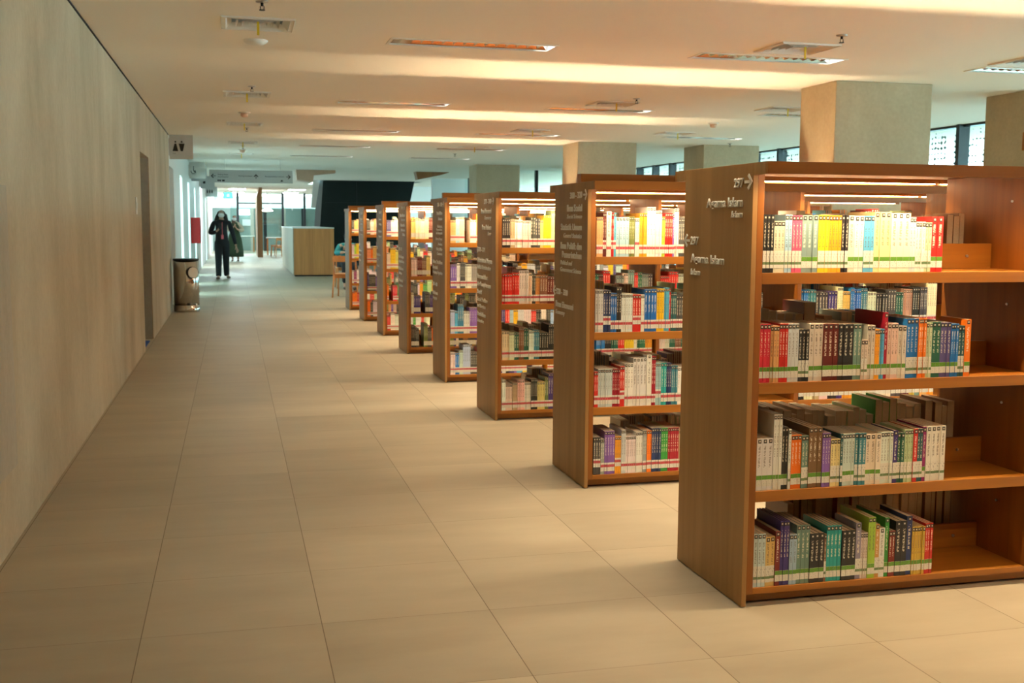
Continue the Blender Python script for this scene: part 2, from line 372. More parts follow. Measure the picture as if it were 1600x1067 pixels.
def slab_with_holes(x0, x1, y0, y1, z, t, hs):
    bm = bmesh.new(); hs = [tuple(round(q, 3) for q in h) for h in hs]
    xs = sorted({x0, x1} | {h[0] for h in hs} | {h[1] for h in hs})
    ys = sorted({y0, y1} | {h[2] for h in hs} | {h[3] for h in hs})
    def solid(i, j):
        if i < 0 or j < 0 or i >= len(xs)-1 or j >= len(ys)-1: return False
        cx = (xs[i]+xs[i+1])/2; cyy = (ys[j]+ys[j+1])/2
        return not any(h[0] < cx < h[1] and h[2] < cyy < h[3] for h in hs)
    vs = {}
    def V(x, y, zz):
        k = (round(x, 4), round(y, 4), zz)
        if k not in vs: vs[k] = bm.verts.new((x, y, zz))
        return vs[k]
    for i in range(len(xs)-1):
        for j in range(len(ys)-1):
            if not solid(i, j): continue
            a, b, c, d = xs[i], xs[i+1], ys[j], ys[j+1]
            bm.faces.new((V(a, c, z), V(a, d, z), V(b, d, z), V(b, c, z)))
            bm.faces.new((V(a, c, z+t), V(b, c, z+t), V(b, d, z+t), V(a, d, z+t)))
            if not solid(i-1, j): bm.faces.new((V(a, c, z), V(a, c, z+t), V(a, d, z+t), V(a, d, z)))
            if not solid(i+1, j): bm.faces.new((V(b, c, z), V(b, d, z), V(b, d, z+t), V(b, c, z+t)))
            if not solid(i, j-1): bm.faces.new((V(a, c, z), V(b, c, z), V(b, c, z+t), V(a, c, z+t)))
            if not solid(i, j+1): bm.faces.new((V(a, d, z), V(a, d, z+t), V(b, d, z+t), V(b, d, z)))
    return bm
struct(obj('ceiling', slab_with_holes(-3.2, 14.0, YB, YE, ZC, .22, holes+openings), M['ceiling']))

# left plaster wall: long run, doorway, short run to the corner
DY0, DY1, DZ = 12.42, 13.66, 2.13
bm = bmesh.new()
box(bm, XL-.35, XL, YB, DY0, 0, ZC); box(bm, XL-.35, XL, DY0, DY1, DZ, ZC); box(bm, XL-.35, XL, DY1, 18.0, 0, ZC)
struct(obj('wall_left', bm, M['plaster']))
bm = bmesh.new(); box(bm, XL, XL+.006, 2.0, 5.13, .33, 1.54)
struct(obj('trim_1', bm, M['plaster2']))
bm = bmesh.new()      # thin near-black strip along the ceiling, painting the shade of a gap
box(bm, XL, XL+.006, YB, 18.0, ZC-.014, ZC-.001)
struct(obj('trim_2', bm, M['void']))
# doorway recess
bm = bmesh.new()
box(bm, XL-1.3, XL-.352, DY1, DY1+.2, 0, ZC-.01); box(bm, XL-1.3, XL-.352, DY0-.2, DY0, 0, ZC-.01); box(bm, XL-1.5, XL-1.302, DY0-.2, DY1+.2, 0, ZC-.01)
struct(obj('wall_doorway', bm, M['jamb']))
bm = bmesh.new(); box(bm, XL-.352, XL-.01, DY1-.006, DY1-.0005, 0, DZ-.01)
struct(obj('door_1', bm, M['jamb']))
bm = bmesh.new(); box(bm, XL-.75, XL-.02, DY0+.03, DY0+.95, .0, .012)
tag(obj('floor_mat', bm, M['blue'], bevel=.004), 'blue mat on the floor of the doorway in the left wall', 'mat')

# white service wall beyond the corner, with door recesses
bm = bmesh.new()
runs = [(19.3, 21.6), (22.6, 25.2), (26.2, 29.4), (30.4, 34.6), (35.6, 40.8), (41.8, 48.0), (49.2, 62.0)]
for a, b in runs: box(bm, XL-.25, XL, a, b, 0, ZC)
prev = 18.0
for a, b in runs:
    box(bm, XL-.25, XL, prev, a, 2.25, ZC); prev = b
struct(obj('wall_service', bm, M['white']))
bm = bmesh.new(); box(bm, XL-.7, XL-.36, 17.9, 18.0, 0, ZC)
struct(obj('wall_corner', bm, M['jamb']))
for i, (a, b) in enumerate([(18.02, 19.28), (21.62, 22.58), (25.22, 26.18), (29.42, 30.38), (34.62, 35.58), (40.82, 41.78), (48.02, 49.18)]):
    bm = bmesh.new(); box(bm, XL-.20, XL-.16, a, b, 0, 2.24)
    if i == 0: struct(obj('door_2', bm, M['jamb']))
    else:
        bm.free(); w_ = bpy.data.objects.new('window_%d' % (i+3), None); C.objects.link(w_); struct(w_)
        bxo('pane', M['frost'], w_, XL-.19, XL-.18, a, b, .05, 2.22)
        bxo('window_frame', M['white'], w_, XL-.22, XL-.14, a, b, 0, .05)
        bxo('window_frame', M['white'], w_, XL-.22, XL-.14, (a+b)/2-.03, (a+b)/2+.03, .0505, 2.22)

# rear wall behind the camera, right hand facade
bm = bmesh.new(); box(bm, -3.2, 14.0, YB-.2, YB, 0, ZC)
struct(obj('wall_back', bm, M['plaster']))
win = thing('window_1', 'tall glazed facade along the right side', 'window'); struct(win)
del win['category']; del win['label']
bm = bmesh.new(); box(bm, XR+.02, XR+.03, YB, 27.2, .1, ZC-.03)
obj('pane', bm, M['glass'], win)
bm = bmesh.new(); box(bm, XR-.02, XR+.10, YB, 27.2, 0, .1); box(bm, XR-.02, XR+.10, YB, 27.2, ZC-.03, ZC)
obj('rail', bm, M['dark'], win)
for k in range(-8, 15):
    y = 12.9+k*1.0
    if k > -3: bxo('mullion', M['dark'], win, XR-.08, XR+.08, y-.035, y+.035, 0, ZC)
bm = bmesh.new()
for k in range(-12, 15):
    y = 12.9+k
    box(bm, XR+.55, XR+.56, y+.12, y+.95, 1.98, 3.3); box(bm, XR+.55, XR+.56, y+.12, y+.95, .2, 1.72)
obs = obj('sun_screen', bm, M['screen']); tag(obs, 'perforated metal sun screens hung outside the right windows', 'screen')
bm = bmesh.new()
box(bm, 22, 30, 6, 60, -3, 2.0)
tag(obj('neighbouring_building', bm, plain('bluish_concrete', (.16, .24, .28), .7, noise=.2, nscale=.6)), 'blue-grey low building seen outside through the right windows', 'building')

# columns
for i, (x, y) in enumerate([(5.46, 9.36), (7.64, 9.45), (5.50, 17.42), (7.72, 17.42), (5.44, 24.9), (7.74, 24.9), (5.46, 1.4)]):
    bm = bmesh.new(); box(bm, x, x+1.02, y, y+(.66 if i < 2 else .85), 0, ZC)
    o = obj('column', bm, M['column'], bevel=.008)
    o['kind'] = 'structure'

# far right end: glazed bay, white wall
w2 = thing('window_2', '', ''); del w2['category']; del w2['label']; struct(w2)
bm = bmesh.new(); box(bm, 6.9, XR, 27.22, 27.23, .1, ZC); obj('pane', bm, M['glass'], w2)
for x in (6.94, 7.50, 8.3, 9.1): bxo('mullion', M['dark'], w2, x-.035, x+.035, 27.16, 27.28, 0, ZC)
bm = bmesh.new(); box(bm, 6.9, 6.91, 27.3, 33.3, .1, ZC); obj('pane', bm, M['glass'], w2)
for y in (28.4, 29.8, 31.2, 32.6): bxo('mullion', M['dark'], w2, 6.86, 6.95, y-.06, y+.06, 0, ZC)
bm = bmesh.new(); box(bm, 5.9, 7.0, 33.3, 33.5, 0, ZC)
struct(obj('wall_far_right', bm, M['white']))
bm = bmesh.new(); box(bm, 6.2, 14, 41, 41.2, 0, ZC); box(bm, 6.2, 6.4, 41.2, 62, 0, ZC)
struct(obj('wall_far', bm, M['white']))

# slanted dark stair core rising through the ceiling opening
t = thing('stair_core', 'slanted dark metal clad stair core rising through the ceiling behind the counter', 'stair core', (0, 36, 0))
bm = bmesh.new(); prism(bm, [(2.62, 0), (5.18, 0), (5.98, 3.6), (2.90, 3.6)], 0, 2.6)
obj('cladding', bm, M['core'], t)
bm = bmesh.new(); prism(bm, [(2.46, 1.85), (2.60, 1.85), (2.84, 3.3), (2.60, 3.3)], .25, .45)
obj('side_panel', bm, M['sign'], t)
bm = bmesh.new(); box(bm, 2.9, 5.6, -.008, 0, 2.02, 2.03); box(bm, 3.9, 3.91, -.008, 0, .2, 3.4)
obj('seam', bm, M['dark'], t)
# timber soffit pieces around the opening
bm = bmesh.new(); prism(bm, [(1.62, 2.47), (2.02, 2.42), (2.05, 2.60), (2.6, 2.66), (2.6, ZC-.001), (1.60, ZC-.001)], 29.0, 29.5)
tr = obj('trim_3', bm, plain('pale_timber', (.55, .36, .26), .5, noise=.08)); struct(tr)
bm = bmesh.new(); prism(bm, [(4.75, 2.52), (4.70, ZC-.001), (5.6, ZC-.001), (5.4, 2.66)], 29.0, 29.4)
tr = obj('trim_4', bm, M['fin']); struct(tr)

# far glazed offices
gp = thing('glass_partition', 'black framed glass partition across the far end of the hall', 'glass partition', (0, 50, 0))
for x in (.22, 2.15, 3.10, 4.4): bxo('post', M['dark'], gp, x-.05, x+.05, -.05, .05, 0, 2.66)
for z in (2.17,): bxo('transom', M['dark'], gp, .22, 2.15, -.03, .03, z, z+.06)
bm = bmesh.new(); box(bm, -.1, 6.2, -.01, .01, 0, 2.1); obj('pane', bm, M['greenglass'], gp)
for x in (1.05, 1.62, 2.55, 3.6): bxo('suspension_rod', M['alu'], gp, x-.012, x+.012, -.3, -.27, 1.9, ZC)
bm = bmesh.new(); box(bm, -3, 6.4, 61.8, 62, 0, ZC); struct(obj('wall_far_end', bm, M['white']))
bm = bmesh.new(); box(bm, -.94, 6.2, 55.1, 55.2, 0, 2.05)
struct(obj('wall_office', bm, plain('office_green_grey', (.22, .30, .28), .5, noise=.25, nscale=1.2)))
bm = bmesh.new(); box(bm, .3, .8, 55.0, 55.0985, 1.72, 1.98)
tag(obj('screen', bm, M['display']), 'bright lit screen behind the far glass partition', 'screen')
bm = bmesh.new(); box(bm, .45, .9, 55.04, 55.0985, 1.2, 1.5)
tag(obj('wall_panel', bm, M['white']), 'pale panel on the far office wall below the lit screen', 'panel')
for i, x in enumerate((.9, 1.5, 2.4, 3.3)):
    bm = bmesh.new(); box(bm, x-.08, x+.08, 54.4, 54.5, 0, 2.05)
    struct(obj('trim_%d' % (5+i), bm, M['dark'] if i % 2 else M['jamb']))
# ------------------------------------------------------------------ ceiling fittings
PLACE = {'row': ['over the first aisle', 'above the second bookcase gap', 'farther down', 'far down', 'farthest']}
def troffer(x, y, label):
    t = thing('ceiling_light', label, 'ceiling light', (x, y, ZC), group='recessed louvred ceiling lights')
    bm = bmesh.new()
    for d in ((-.018, TW+.018, -TD/2-.018, -TD/2+.004), (-.018, TW+.018, TD/2-.004, TD/2+.018), (-.018, .004, -TD/2, TD/2), (TW-.004, TW+.018, -TD/2, TD/2)):
        box(bm, d[0], d[1], d[2], d[3], -.006, -.0005)
    obj('frame', bm, M['whitemat'], t)
    bm = bmesh.new()
    box(bm, .006, TW-.006, -TD/2+.006, TD/2-.006, .10, .104)
    prof = [(-TD/2+.006, .004), (-TD/2+.03, .09), (-.012, .09), (0, .012), (.012, .09), (TD/2-.03, .09), (TD/2-.006, .004)]
    for (a, za), (b, zb) in zip(prof, prof[1:]):
        v = [bm.verts.new(q) for q in ((.006, a, za), (TW-.006, a, za), (TW-.006, b, zb), (.006, b, zb))]
        bm.faces.new(v)
    obj('reflector', bm, M['mirror'], t, fix=False)
    bm = bmesh.new(); n = 15
    for i in range(1, n):
        xx = TW*i/n
        for s in (-1, 1):
            v = [bm.verts.new(q) for q in ((xx, s*.006, .012), (xx, s*(TD/2-.01), .012), (xx+.012, s*(TD/2-.02), .055), (xx+.012, s*.012, .055))]
            bm.faces.new(v)
            v = [bm.verts.new(q) for q in ((xx, s*.006, .012), (xx, s*(TD/2-.01), .012), (xx-.012, s*(TD/2-.02), .055), (xx-.012, s*.012, .055))]
            bm.faces.new(v)
    obj('louver', bm, M['mirror'], t, fix=False)
    for s in (-1, 1):
        bm = bmesh.new(); cyl(bm, (.04, s*.07, .075), (TW-.04, s*.07, .075), .010, n=10)
        obj('tube', bm, M['whitemat'], t)
    la = bpy.data.lights.new('tube_light', 'AREA'); la.shape = 'RECTANGLE'; la.size = TW-.1; la.size_y = TD-.06
    la.energy = TROFFER_W*(.85 if y < 6 else 1) if y < 18 else TROFFER_FAR_W; la.color = TROFFER_COL; la.spread = math.radians(110)
    lo = bpy.data.objects.new('tube_light', la); C.objects.link(lo); lo.parent = t; lo.location = (TW/2, 0, -.004)
    bm = bmesh.new(); box(bm, TW-.085, TW-.02, -TD/2+.03, TD/2-.03, .03, .036)
    obj('lit_end', bm, M['spark'], t)
    return t
ords = ['nearest', 'second nearest', 'third nearest', 'fourth nearest', 'fifth nearest']
for j, y in enumerate((8.30, 12.55, 16.42, 19.9, 22.9)):
    troffer(1.16, y, 'louvred ceiling light, %s in the left line over the aisle' % ords[j])
    troffer(3.60, y, 'louvred ceiling light, %s in the line above the bookcases' % ords[j])
troffer(6.50, 16.1, 'louvred ceiling light between the middle columns, right side')
troffer(6.2, 8.35, 'louvred ceiling light cut by the right edge, beside the air vent')
troffer(6.3, 12.45, 'louvred ceiling light just left of the big near column, farther back')

for i, (y, w1) in enumerate(((4.1, 'just above the picture'), (-.1, 'over the camera'), (-4.2, 'behind the camera'))):  # unseen rows carrying the grid on, added for ambient light
    for x, w2 in ((1.16, 'left'), (3.60, 'middle'), (6.2, 'right')): troffer(x, y, 'added unseen louvred ceiling light %s, %s line' % (w1, w2))
def diffuser(x, y, label):
    t = thing('air_diffuser', label, 'air vent', (x, y, ZC), group='square ceiling air diffusers')
    def ringm(bm, a, b, z0, z1):
        A = [bm.verts.new((sx*a, sy*a, z0)) for sx, sy in ((-1, -1), (1, -1), (1, 1), (-1, 1))]
        B = [bm.verts.new((sx*b, sy*b, z1)) for sx, sy in ((-1, -1), (1, -1), (1, 1), (-1, 1))]
        for i in range(4): bm.faces.new((A[i], A[(i+1) % 4], B[(i+1) % 4], B[i]))
    bm = bmesh.new()
    ringm(bm, DW+.02, DW-.01, -.001, -.012); ringm(bm, DW+.02, DW+.019, -.001, -.012); ringm(bm, DW-.01, DW-.05, -.012, .03)
    obj('frame', bm, M['whitemat'], t, fix=False)
    for a in (.125, .085, .045):
        bm = bmesh.new(); ringm(bm, a+.018, a+.002, -.006, .022)
        obj('vane', bm, M['whitemat'], t, fix=False)
    bxo('core_plate', M['whitemat'], t, -.03, .03, -.03, .03, -.008, -.004)
    bm = bmesh.new(); box(bm, -DW+.002, DW-.002, -DW+.002, DW-.002, .09, .095)
    obj('duct', bm, M['void'], t)
    bm = bmesh.new(); box(bm, -.008, .008, -.135, -.132, -.10, -.012)
    obj('ribbon', bm, M['yellow'], t)['label'] = 'yellow airflow ribbon'
    return t
dl = ['square air diffuser, nearest one over the walkway, ribbon above the flat disc', 'square air diffuser, second over the walkway, yellow ribbon',
      'square air diffuser, third over the walkway', 'square air diffuser, fourth over the walkway', 'square air diffuser, fifth over the walkway',
      'square air diffuser beside the near right louvred light', 'square air diffuser beside the second right louvred light', 'square air diffuser behind the third right louvred light',
      'square air diffuser near the fourth right louvred light', 'square air diffuser cut off by the right picture edge', 'square air diffuser just left of the big column top',
      'square air diffuser behind the big column, toward the windows', 'square air diffuser seen between the two right columns by the windows']
for (x, y), l in zip(diffs, dl): diffuser(x, y, l)
def sprinkler(x, y, label):
    t = thing('sprinkler', label, 'sprinkler', (x, y, ZC), group='ceiling sprinklers')
    bm = bmesh.new(); lathe(bm, [(.040, -.001), (.038, -.008), (.012, -.012)], 16); obj('rosette', bm, M['alu'], t)
    bm = bmesh.new(); cyl(bm, (0, 0, -.01), (0, 0, -.03), .009, n=10)
    cyl(bm, (-.011, 0, -.03), (-.011, 0, -.052), .0025, n=6); cyl(bm, (.011, 0, -.03), (.011, 0, -.052), .0025, n=6)
    obj('body', bm, M['dark'], t)
    bm = bmesh.new(); cyl(bm, (0, 0, -.052), (0, 0, -.056), .018, n=14); obj('deflector', bm, M['dark'], t)
for x, y, l in [(.20, 7.05, 'small pendent sprinkler at the top edge, nearest over the walkway'), (.21, 11.4, 'small pendent sprinkler above the second walkway diffuser'),
                (.22, 16.4, 'small pendent sprinkler behind the third walkway diffuser'), (.2, 20.3, 'small pendent sprinkler behind the fourth walkway diffuser'), (4.2, 7.15, 'sprinkler above the near right diffuser'),
                (4.22, 11.3, 'sprinkler above the second right diffuser'), (4.2, 21.2, 'sprinkler far back over the bookcases'), (7.75, 12.4, 'sprinkler between the two right columns'),
                (8.0, 17.0, 'sprinkler between the middle columns by the windows')]:
    sprinkler(x, y, l)
bm = bmesh.new(); lathe(bm, [(.09, ZC-.0005), (.088, ZC-.012), (.06, ZC-.03), (.02, ZC-.036)], 28, (.19, 8.55))
tag(obj('ceiling_speaker', bm, M['whitemat']), 'flat white disc fitting just behind the nearest walkway diffuser', 'ceiling fitting')
for x, y, l in ((.165, 14.1, 'round smoke detector on the ceiling over the walkway'), (6.2, 13.7, 'round smoke detector on the ceiling left of the big column'), (.2, 21.3, 'small round ceiling detector farthest over the walkway')):
    t = thing('smoke_detector', l, 'smoke detector', (x, y, ZC), group='smoke detectors')
    bm = bmesh.new(); lathe(bm, [(.072, -.0005), (.07, -.012), (.05, -.016)], 24); obj('base', bm, M['whitemat'], t)
    bm = bmesh.new(); lathe(bm, [(.046, -.016), (.045, -.045), (.030, -.060), (.01, -.064)], 24); obj('sensor_head', bm, plain('sensor_cream', (.72, .50, .38), .5), t)

# ------------------------------------------------------------------ bookcases
X0 = 1.770; ZTOP = 1.608
LEV = [1.222, .827, .431, .070]          # shelf tops, top to bottom
YU = [3.565, 5.425, 7.478, 9.38, 11.56, 13.465, 15.52, 17.56, 1.50, -.45]  # last two are unseen cases, added for the light they give
BAYS = [(1.815, 2.975), (3.000, 4.160), (4.185, 5.345)]
XE = 5.390; DEP = .60; OH = .108
def lettering(txt, parent, Y0, z, cap, x_right=None, x_left=None, width=None, shear=0.0, bold=.012, mat=None, normal='-x', X=X0, th=.003):
    cu = bpy.data.curves.new('lettering', 'FONT'); cu.body = txt; cu.size = 1; cu.shear = shear; cu.offset = bold
    cu.resolution_u = 3
    tmp = bpy.data.objects.new('tmp', cu); C.objects.link(tmp)
    bpy.context.view_layer.update()
    me = bpy.data.meshes.new_from_object(tmp)
    bpy.data.objects.remove(tmp); bpy.data.curves.remove(cu)
    xs = [v.co.x for v in me.vertices]
    if not xs: return None
    lo, hi = min(xs), max(xs)
    sy = cap/.70; sx = sy*.80
    if width: sx = width/(hi-lo)
    wdt = (hi-lo)*sx
    bm = bmesh.new(); bm.from_mesh(me); bpy.data.meshes.remove(me)
    r = bmesh.ops.extrude_face_region(bm, geom=bm.faces[:])
    bmesh.ops.translate(bm, verts=[g for g in r['geom'] if isinstance(g, bmesh.types.BMVert)], vec=(0, 0, 1))
    for v in bm.verts:
        u = (v.co.x-lo)*sx; h = v.co.y*sy; dz = th*v.co.z
        if normal == '-x':        # reads along -y, seen from -x
            y = (Y0+wdt if x_right else Y0)-u
            v.co = (X-.0004-dz, y, z+h)
        else:                     # '-y': reads along +x, seen from -y
            v.co = (X+u, Y0-.0004-dz, z+h)
    return obj('lettering', bm, mat or M['letter'], parent)
def arrow(parent, name, cx, cz, s, d, mat, normal='-x', pl=0.0, th=.003, t=.2):
    """flat arrow about (cx, cz), half size s, pointing d in (u, v) where u reads to the right"""
    bm = bmesh.new()
    du, dv = d; nu, nv = -dv, du
    def q(a, b): return (cx_u+du*a+nu*b, cz+dv*a+nv*b)
    cx_u = 0
    polys = [[q(-s, -s*t), q(s*.75, -s*t), q(s*.75, s*t), q(-s, s*t)],
             [q(s, 0), q(s*.05, s*.95), q(-s*.25, s*.68), q(s*.55, 0)],
             [q(s, 0), q(s*.55, 0), q(-s*.25, -s*.68), q(s*.05, -s*.95)]]
    for p in polys:
        A = []; B = []
        for u, v in p:
            if normal == '-x': A.append(bm.verts.new((pl-.0004, cx-u, v))); B.append(bm.verts.new((pl-.0004-th, cx-u, v)))
            else: A.append(bm.verts.new((cx+u, pl-.0004, v))); B.append(bm.verts.new((cx+u, pl-.0004-th, v)))
        bm.faces.new(A); bm.faces.new(B[::-1])
        for i in range(len(A)): bm.faces.new((A[i], B[i], B[(i+1) % len(A)], A[(i+1) % len(A)]))
    return obj(name, bm, mat, parent)
names = ['first bookcase, nearest the camera, with 297 lettered on its end', 'second bookcase, end panel lettered 300 - 320 and 320 - 330', 'third bookcase, end panel lettered 330 - 340 and 350 - 371',
         'fourth bookcase from the camera, long lists lettered on its end', 'fifth bookcase from the camera, behind the one listing 370 - 380', 'sixth bookcase from the camera, with a raised channel on top',
         'seventh bookcase from the camera, second from the back', 'eighth and farthest bookcase, beside the wooden chair',
         'empty bookcase added for its light, outside the right picture edge', 'empty bookcase added for its light, behind the camera']
cases = []
for k, Y in enumerate(YU):
    t = thing('bookcase', 'oak double-sided '+names[k].replace(', with', ' with', 1), 'bookcase', (0, 0, 0), group='row of double-sided bookcases')
    cases.append(t)
    bxo('end_panel', M['walnut'], t, X0, X0+.019, Y, Y+DEP, .004, ZTOP, bevel=.0012)
    bxo('end_panel', M['walnut'], t, XE-.019, XE, Y, Y+DEP, .004, ZTOP, bevel=.0012)
    for x0, x1 in ((X0+.0195, 1.815), (2.975, 3.0), (4.16, 4.185), (5.345, XE-.0195)):
        bxo('upright', M['oak_v_shaded'], t, x0, x1, Y+.001, Y+DEP-.001, .048, ZTOP-.016, bevel=.001)
    for (x0, x1) in BAYS:
        for i, z in enumerate(LEV):
            bxo('shelf', M['oak'], t, x0+.0005, x1-.0005, Y+.002, Y+DEP-.002, z-(.040 if i < 3 else .022), z, bevel=.001)
            bxo('back_stop', M['oak'], t, x0+.0005, x1-.0005, Y+DEP/2-.009, Y+DEP/2+.009, z+.0004, z+.100, bevel=.001)
        for x in ((x0+.28), (x1-.28)):
            pass
    bxo('plinth', M['oak'], t, X0+.02, XE-.02, Y+.05, Y+DEP-.05, .006, .0475)
    bxo('top_board', M['oak'], t, X0+.0195, XE-.0195, Y-OH+.018, Y+DEP+OH-.018, ZTOP-.0155, ZTOP)
    bxo('canopy_fascia', M['oak'], t, X0, XE, Y-OH, Y-OH+.0175, ZTOP-.042, ZTOP, bevel=.0012)
    bxo('canopy_fascia', M['oak'], t, X0, XE, Y+DEP+OH-.0175, Y+DEP+OH, ZTOP-.042, ZTOP, bevel=.0012)
    bxo('canopy_cheek', M['walnut'], t, X0, X0+.018, Y-OH+.018, Y-.0005, ZTOP-.042, ZTOP)
    bxo('canopy_cheek', M['walnut'], t, X0, X0+.018, Y+DEP+.0005, Y+DEP+OH-.018, ZTOP-.042, ZTOP)
    for (x0, x1) in BAYS:
        bxo('strip_housing', M['oak'], t, x0+.004, x1-.004, Y-OH+.0178, Y-OH+.035, ZTOP-.0342, ZTOP-.016)
        bxo('strip_housing', M['oak'], t, x0+.004, x1-.004, Y+DEP+OH-.035, Y+DEP+OH-.0178, ZTOP-.0342, ZTOP-.016)
        bxo('light_strip', M['led'], t, x0+.005, x1-.005, Y-OH+.019, Y-OH+.033, ZTOP-.0365, ZTOP-.0344)
        for yy in (Y-OH+.026, Y+DEP+OH-.026):
            la = bpy.data.lights.new('led_profile', 'AREA'); la.shape = 'RECTANGLE'; la.size = x1-x0-.02; la.size_y = .012
            la.energy = LED_PROFILE_W; la.color = LED_WARM; la.spread = math.radians(135)
            lo = bpy.data.objects.new('led_profile', la); C.objects.link(lo); lo.parent = t; lo.location = ((x0+x1)/2, yy, ZTOP-.0375)
        bxo('light_strip', M['led'], t, x0+.005, x1-.005, Y+DEP+OH-.033, Y+DEP+OH-.019, ZTOP-.0365, ZTOP-.0344)
    if k in (1, 3, 5, 7, 8):
        yc = Y+.215; XC0 = X0+.02
        bm = bmesh.new()
        box(bm, XC0, XE-.02, yc-.034, yc-.022, ZTOP+.0005, ZTOP+.047); box(bm, XC0, XE-.02, yc+.022, yc+.034, ZTOP+.0005, ZTOP+.047)
        box(bm, XC0, XC0+.01, yc-.022, yc+.022, ZTOP+.0005, ZTOP+.047)
        obj('uplight_channel', bm, M['oak'], t)
        bxo('uplight_strip', M['led_up'], t, XC0+.03, XE-.06, yc-.004, yc+.004, ZTOP+.001, ZTOP+.004)
    # little shelf pins on the partition of the first case
    if k == 0:
        for z in (1.49, 1.085, .69, .29):
            bm = bmesh.new(); cyl(bm, (2.9752, Y+.18, z), (2.970, Y+.18, z), .005, n=10); obj('shelf_pin', bm, M['alu'], t)
        for z in LEV:
            bm = bmesh.new(); cyl(bm, (2.86, Y+DEP/2-.0095, z+.05), (2.86, Y+DEP/2-.014, z+.05), .006, n=10); obj('shelf_pin', bm, M['alu'], t)

def R_(case, k, lines, yr):
    for (txt, z, cap, wd, it) in lines:
        lettering(txt, case, yr, z, cap, x_right=True, width=wd, shear=.22 if it else 0, bold=.010 if it else .02)
def L_(case, lines, yl):
    for (txt, z, cap, wd, it) in lines:
        lettering(txt, case, yl, z, cap, width=wd, shear=.22 if it else 0, bold=.010 if it else .02)
c = cases[0]
R_(c, 0, [('297', 1.526, .032, .076, 0), ('Agama Islam', 1.457, .034, .312, 0), ('Islam', 1.418, .024, .094, 1)], 3.638)
arrow(c, 'arrow', 3.597, 1.543, .030, (1, 0), M['letter'], pl=X0, t=.17)
L_(c, [('297', 1.313, .031, .077, 0)], 4.096)
L_(c, [('Agama Islam', 1.243, .033, .308, 0), ('Islam', 1.194, .024, .094, 1)], 4.090)
arrow(c, 'arrow', 4.132, 1.328, .028, (-1, 0), M['letter'], pl=X0, t=.17)
c = cases[1]
R_(c, 1, [('300 - 320', 1.527, .032, .212, 0), ('Ilmu Sosial', 1.458, .036, .264, 0), ('Social Science', 1.420, .022, .264, 1),
          ('Statistik Umum', 1.358, .034, .377, 0), ('General Statistics', 1.316, .024, .325, 1),
          ('Ilmu Politik dan', 1.255, .036, .380, 0), ('Pemerintahan', 1.207, .035, .350, 0)], 5.517)
L_(c, [('Political and', 1.167, .024, .218, 1), ('Government Science', 1.129, .024, .375, 1)], 5.897)
arrow(c, 'arrow', 5.464, 1.542, .030, (1, 0), M['letter'], pl=X0, t=.17)
L_(c, [('320 - 330', .999, .031, .218, 0)], 5.973)
L_(c, [('Ilmu Ekonomi', .928, .033, .330, 0), ('Economy', .887, .024, .175, 1)], 5.980)
arrow(c, 'arrow', 6.004, 1.016, .030, (-1, 0), M['letter'], pl=X0, t=.17)
c = cases[2]
R_(c, 2, [('330 - 340', 1.530, .032, .224, 0), ('Ilmu Ekonomi', 1.461, .035, .325, 0), ('Economy', 1.418, .026, .212, 1), ('Ilmu Hukum', 1.346, .035, .290, 0), ('Law', 1.306, .026, .104, 1)], 7.610)
arrow(c, 'arrow', 7.556, 1.546, .028, (1, 0), M['letter'], pl=X0, t=.17)
L_(c, [('350 - 371', 1.183, .031, .222, 0)], 8.030)
L_(c, [('Administrasi Negara', 1.106, .034, .48, 0), ('Public Administration', 1.056, .030, .44, 1), ('Permasalahan', .985, .034, .35, 0), ('dan Kesejahteraan', .930, .031, .44, 0),
       ('Sosial', .871, .032, .155, 0), ('Social Problem', .816, .030, .34, 1), ('and Services', .770, .026, .28, 1), ('Pendidikan', .707, .031, .28, 0), ('Education', .660, .026, .22, 1)], 8.060)
arrow(c, 'arrow', 8.052, 1.197, .024, (-1, 0), M['letter'], pl=X0, t=.17)
c = cases[3]
R_(c, 3, [('370 - 380', 1.535, .034, .235, 0), ('Pendidikan', 1.463, .030, .263, 0), ('Education', 1.415, .027, .19, 1), ('Perdagangan,', 1.350, .026, .235, 0), ('Komunikasi', 1.323, .021, .28, 0),
          ('dan Transportasi', 1.292, .025, .295, 0), ('Commerce, Transport', 1.238, .026, .31, 1), ('Adat', 1.194, .023, .205, 0), ('Etiket, Folklor', 1.148, .026, .28, 0), ('Customs', 1.108, .026, .25, 1)], 9.494)
arrow(c, 'arrow', 9.450, 1.552, .028, (1, 0), M['letter'], pl=X0, t=.17)
L_(c, [('Bahasa, Tata Bahasa', 1.030, .032, .47, 0), ('Linguistik', .980, .031, .25, 0), ('Language, Linguistics', .938, .028, .47, 1), ('380 - 400', .825, .033, .22, 0), ('Bahasa', .748, .033, .24, 0), ('Language', .705, .026, .2, 1)], 9.960)
c = cases[4]
R_(c, 4, [('410 - 500', 1.530, .034, .22, 0), ('Bahasa Indonesia', 1.455, .032, .36, 0), ('Indonesian', 1.410, .026, .25, 1), ('Matematika', 1.350, .032, .30, 0), ('Mathematics', 1.300, .026, .27, 1), ('Fisika', 1.25, .03, .16, 0)], 11.66)
L_(c, [('500 - 600', 1.09, .033, .22, 0), ('Ilmu Terapan', 1.01, .032, .34, 0), ('Applied Science', .96, .026, .36, 1), ('Kedokteran', .88, .032, .31, 0), ('Medicine', .83, .026, .2, 1), ('Pertanian', .75, .032, .28, 0), ('Agriculture', .70, .026, .26, 1)], 12.09)
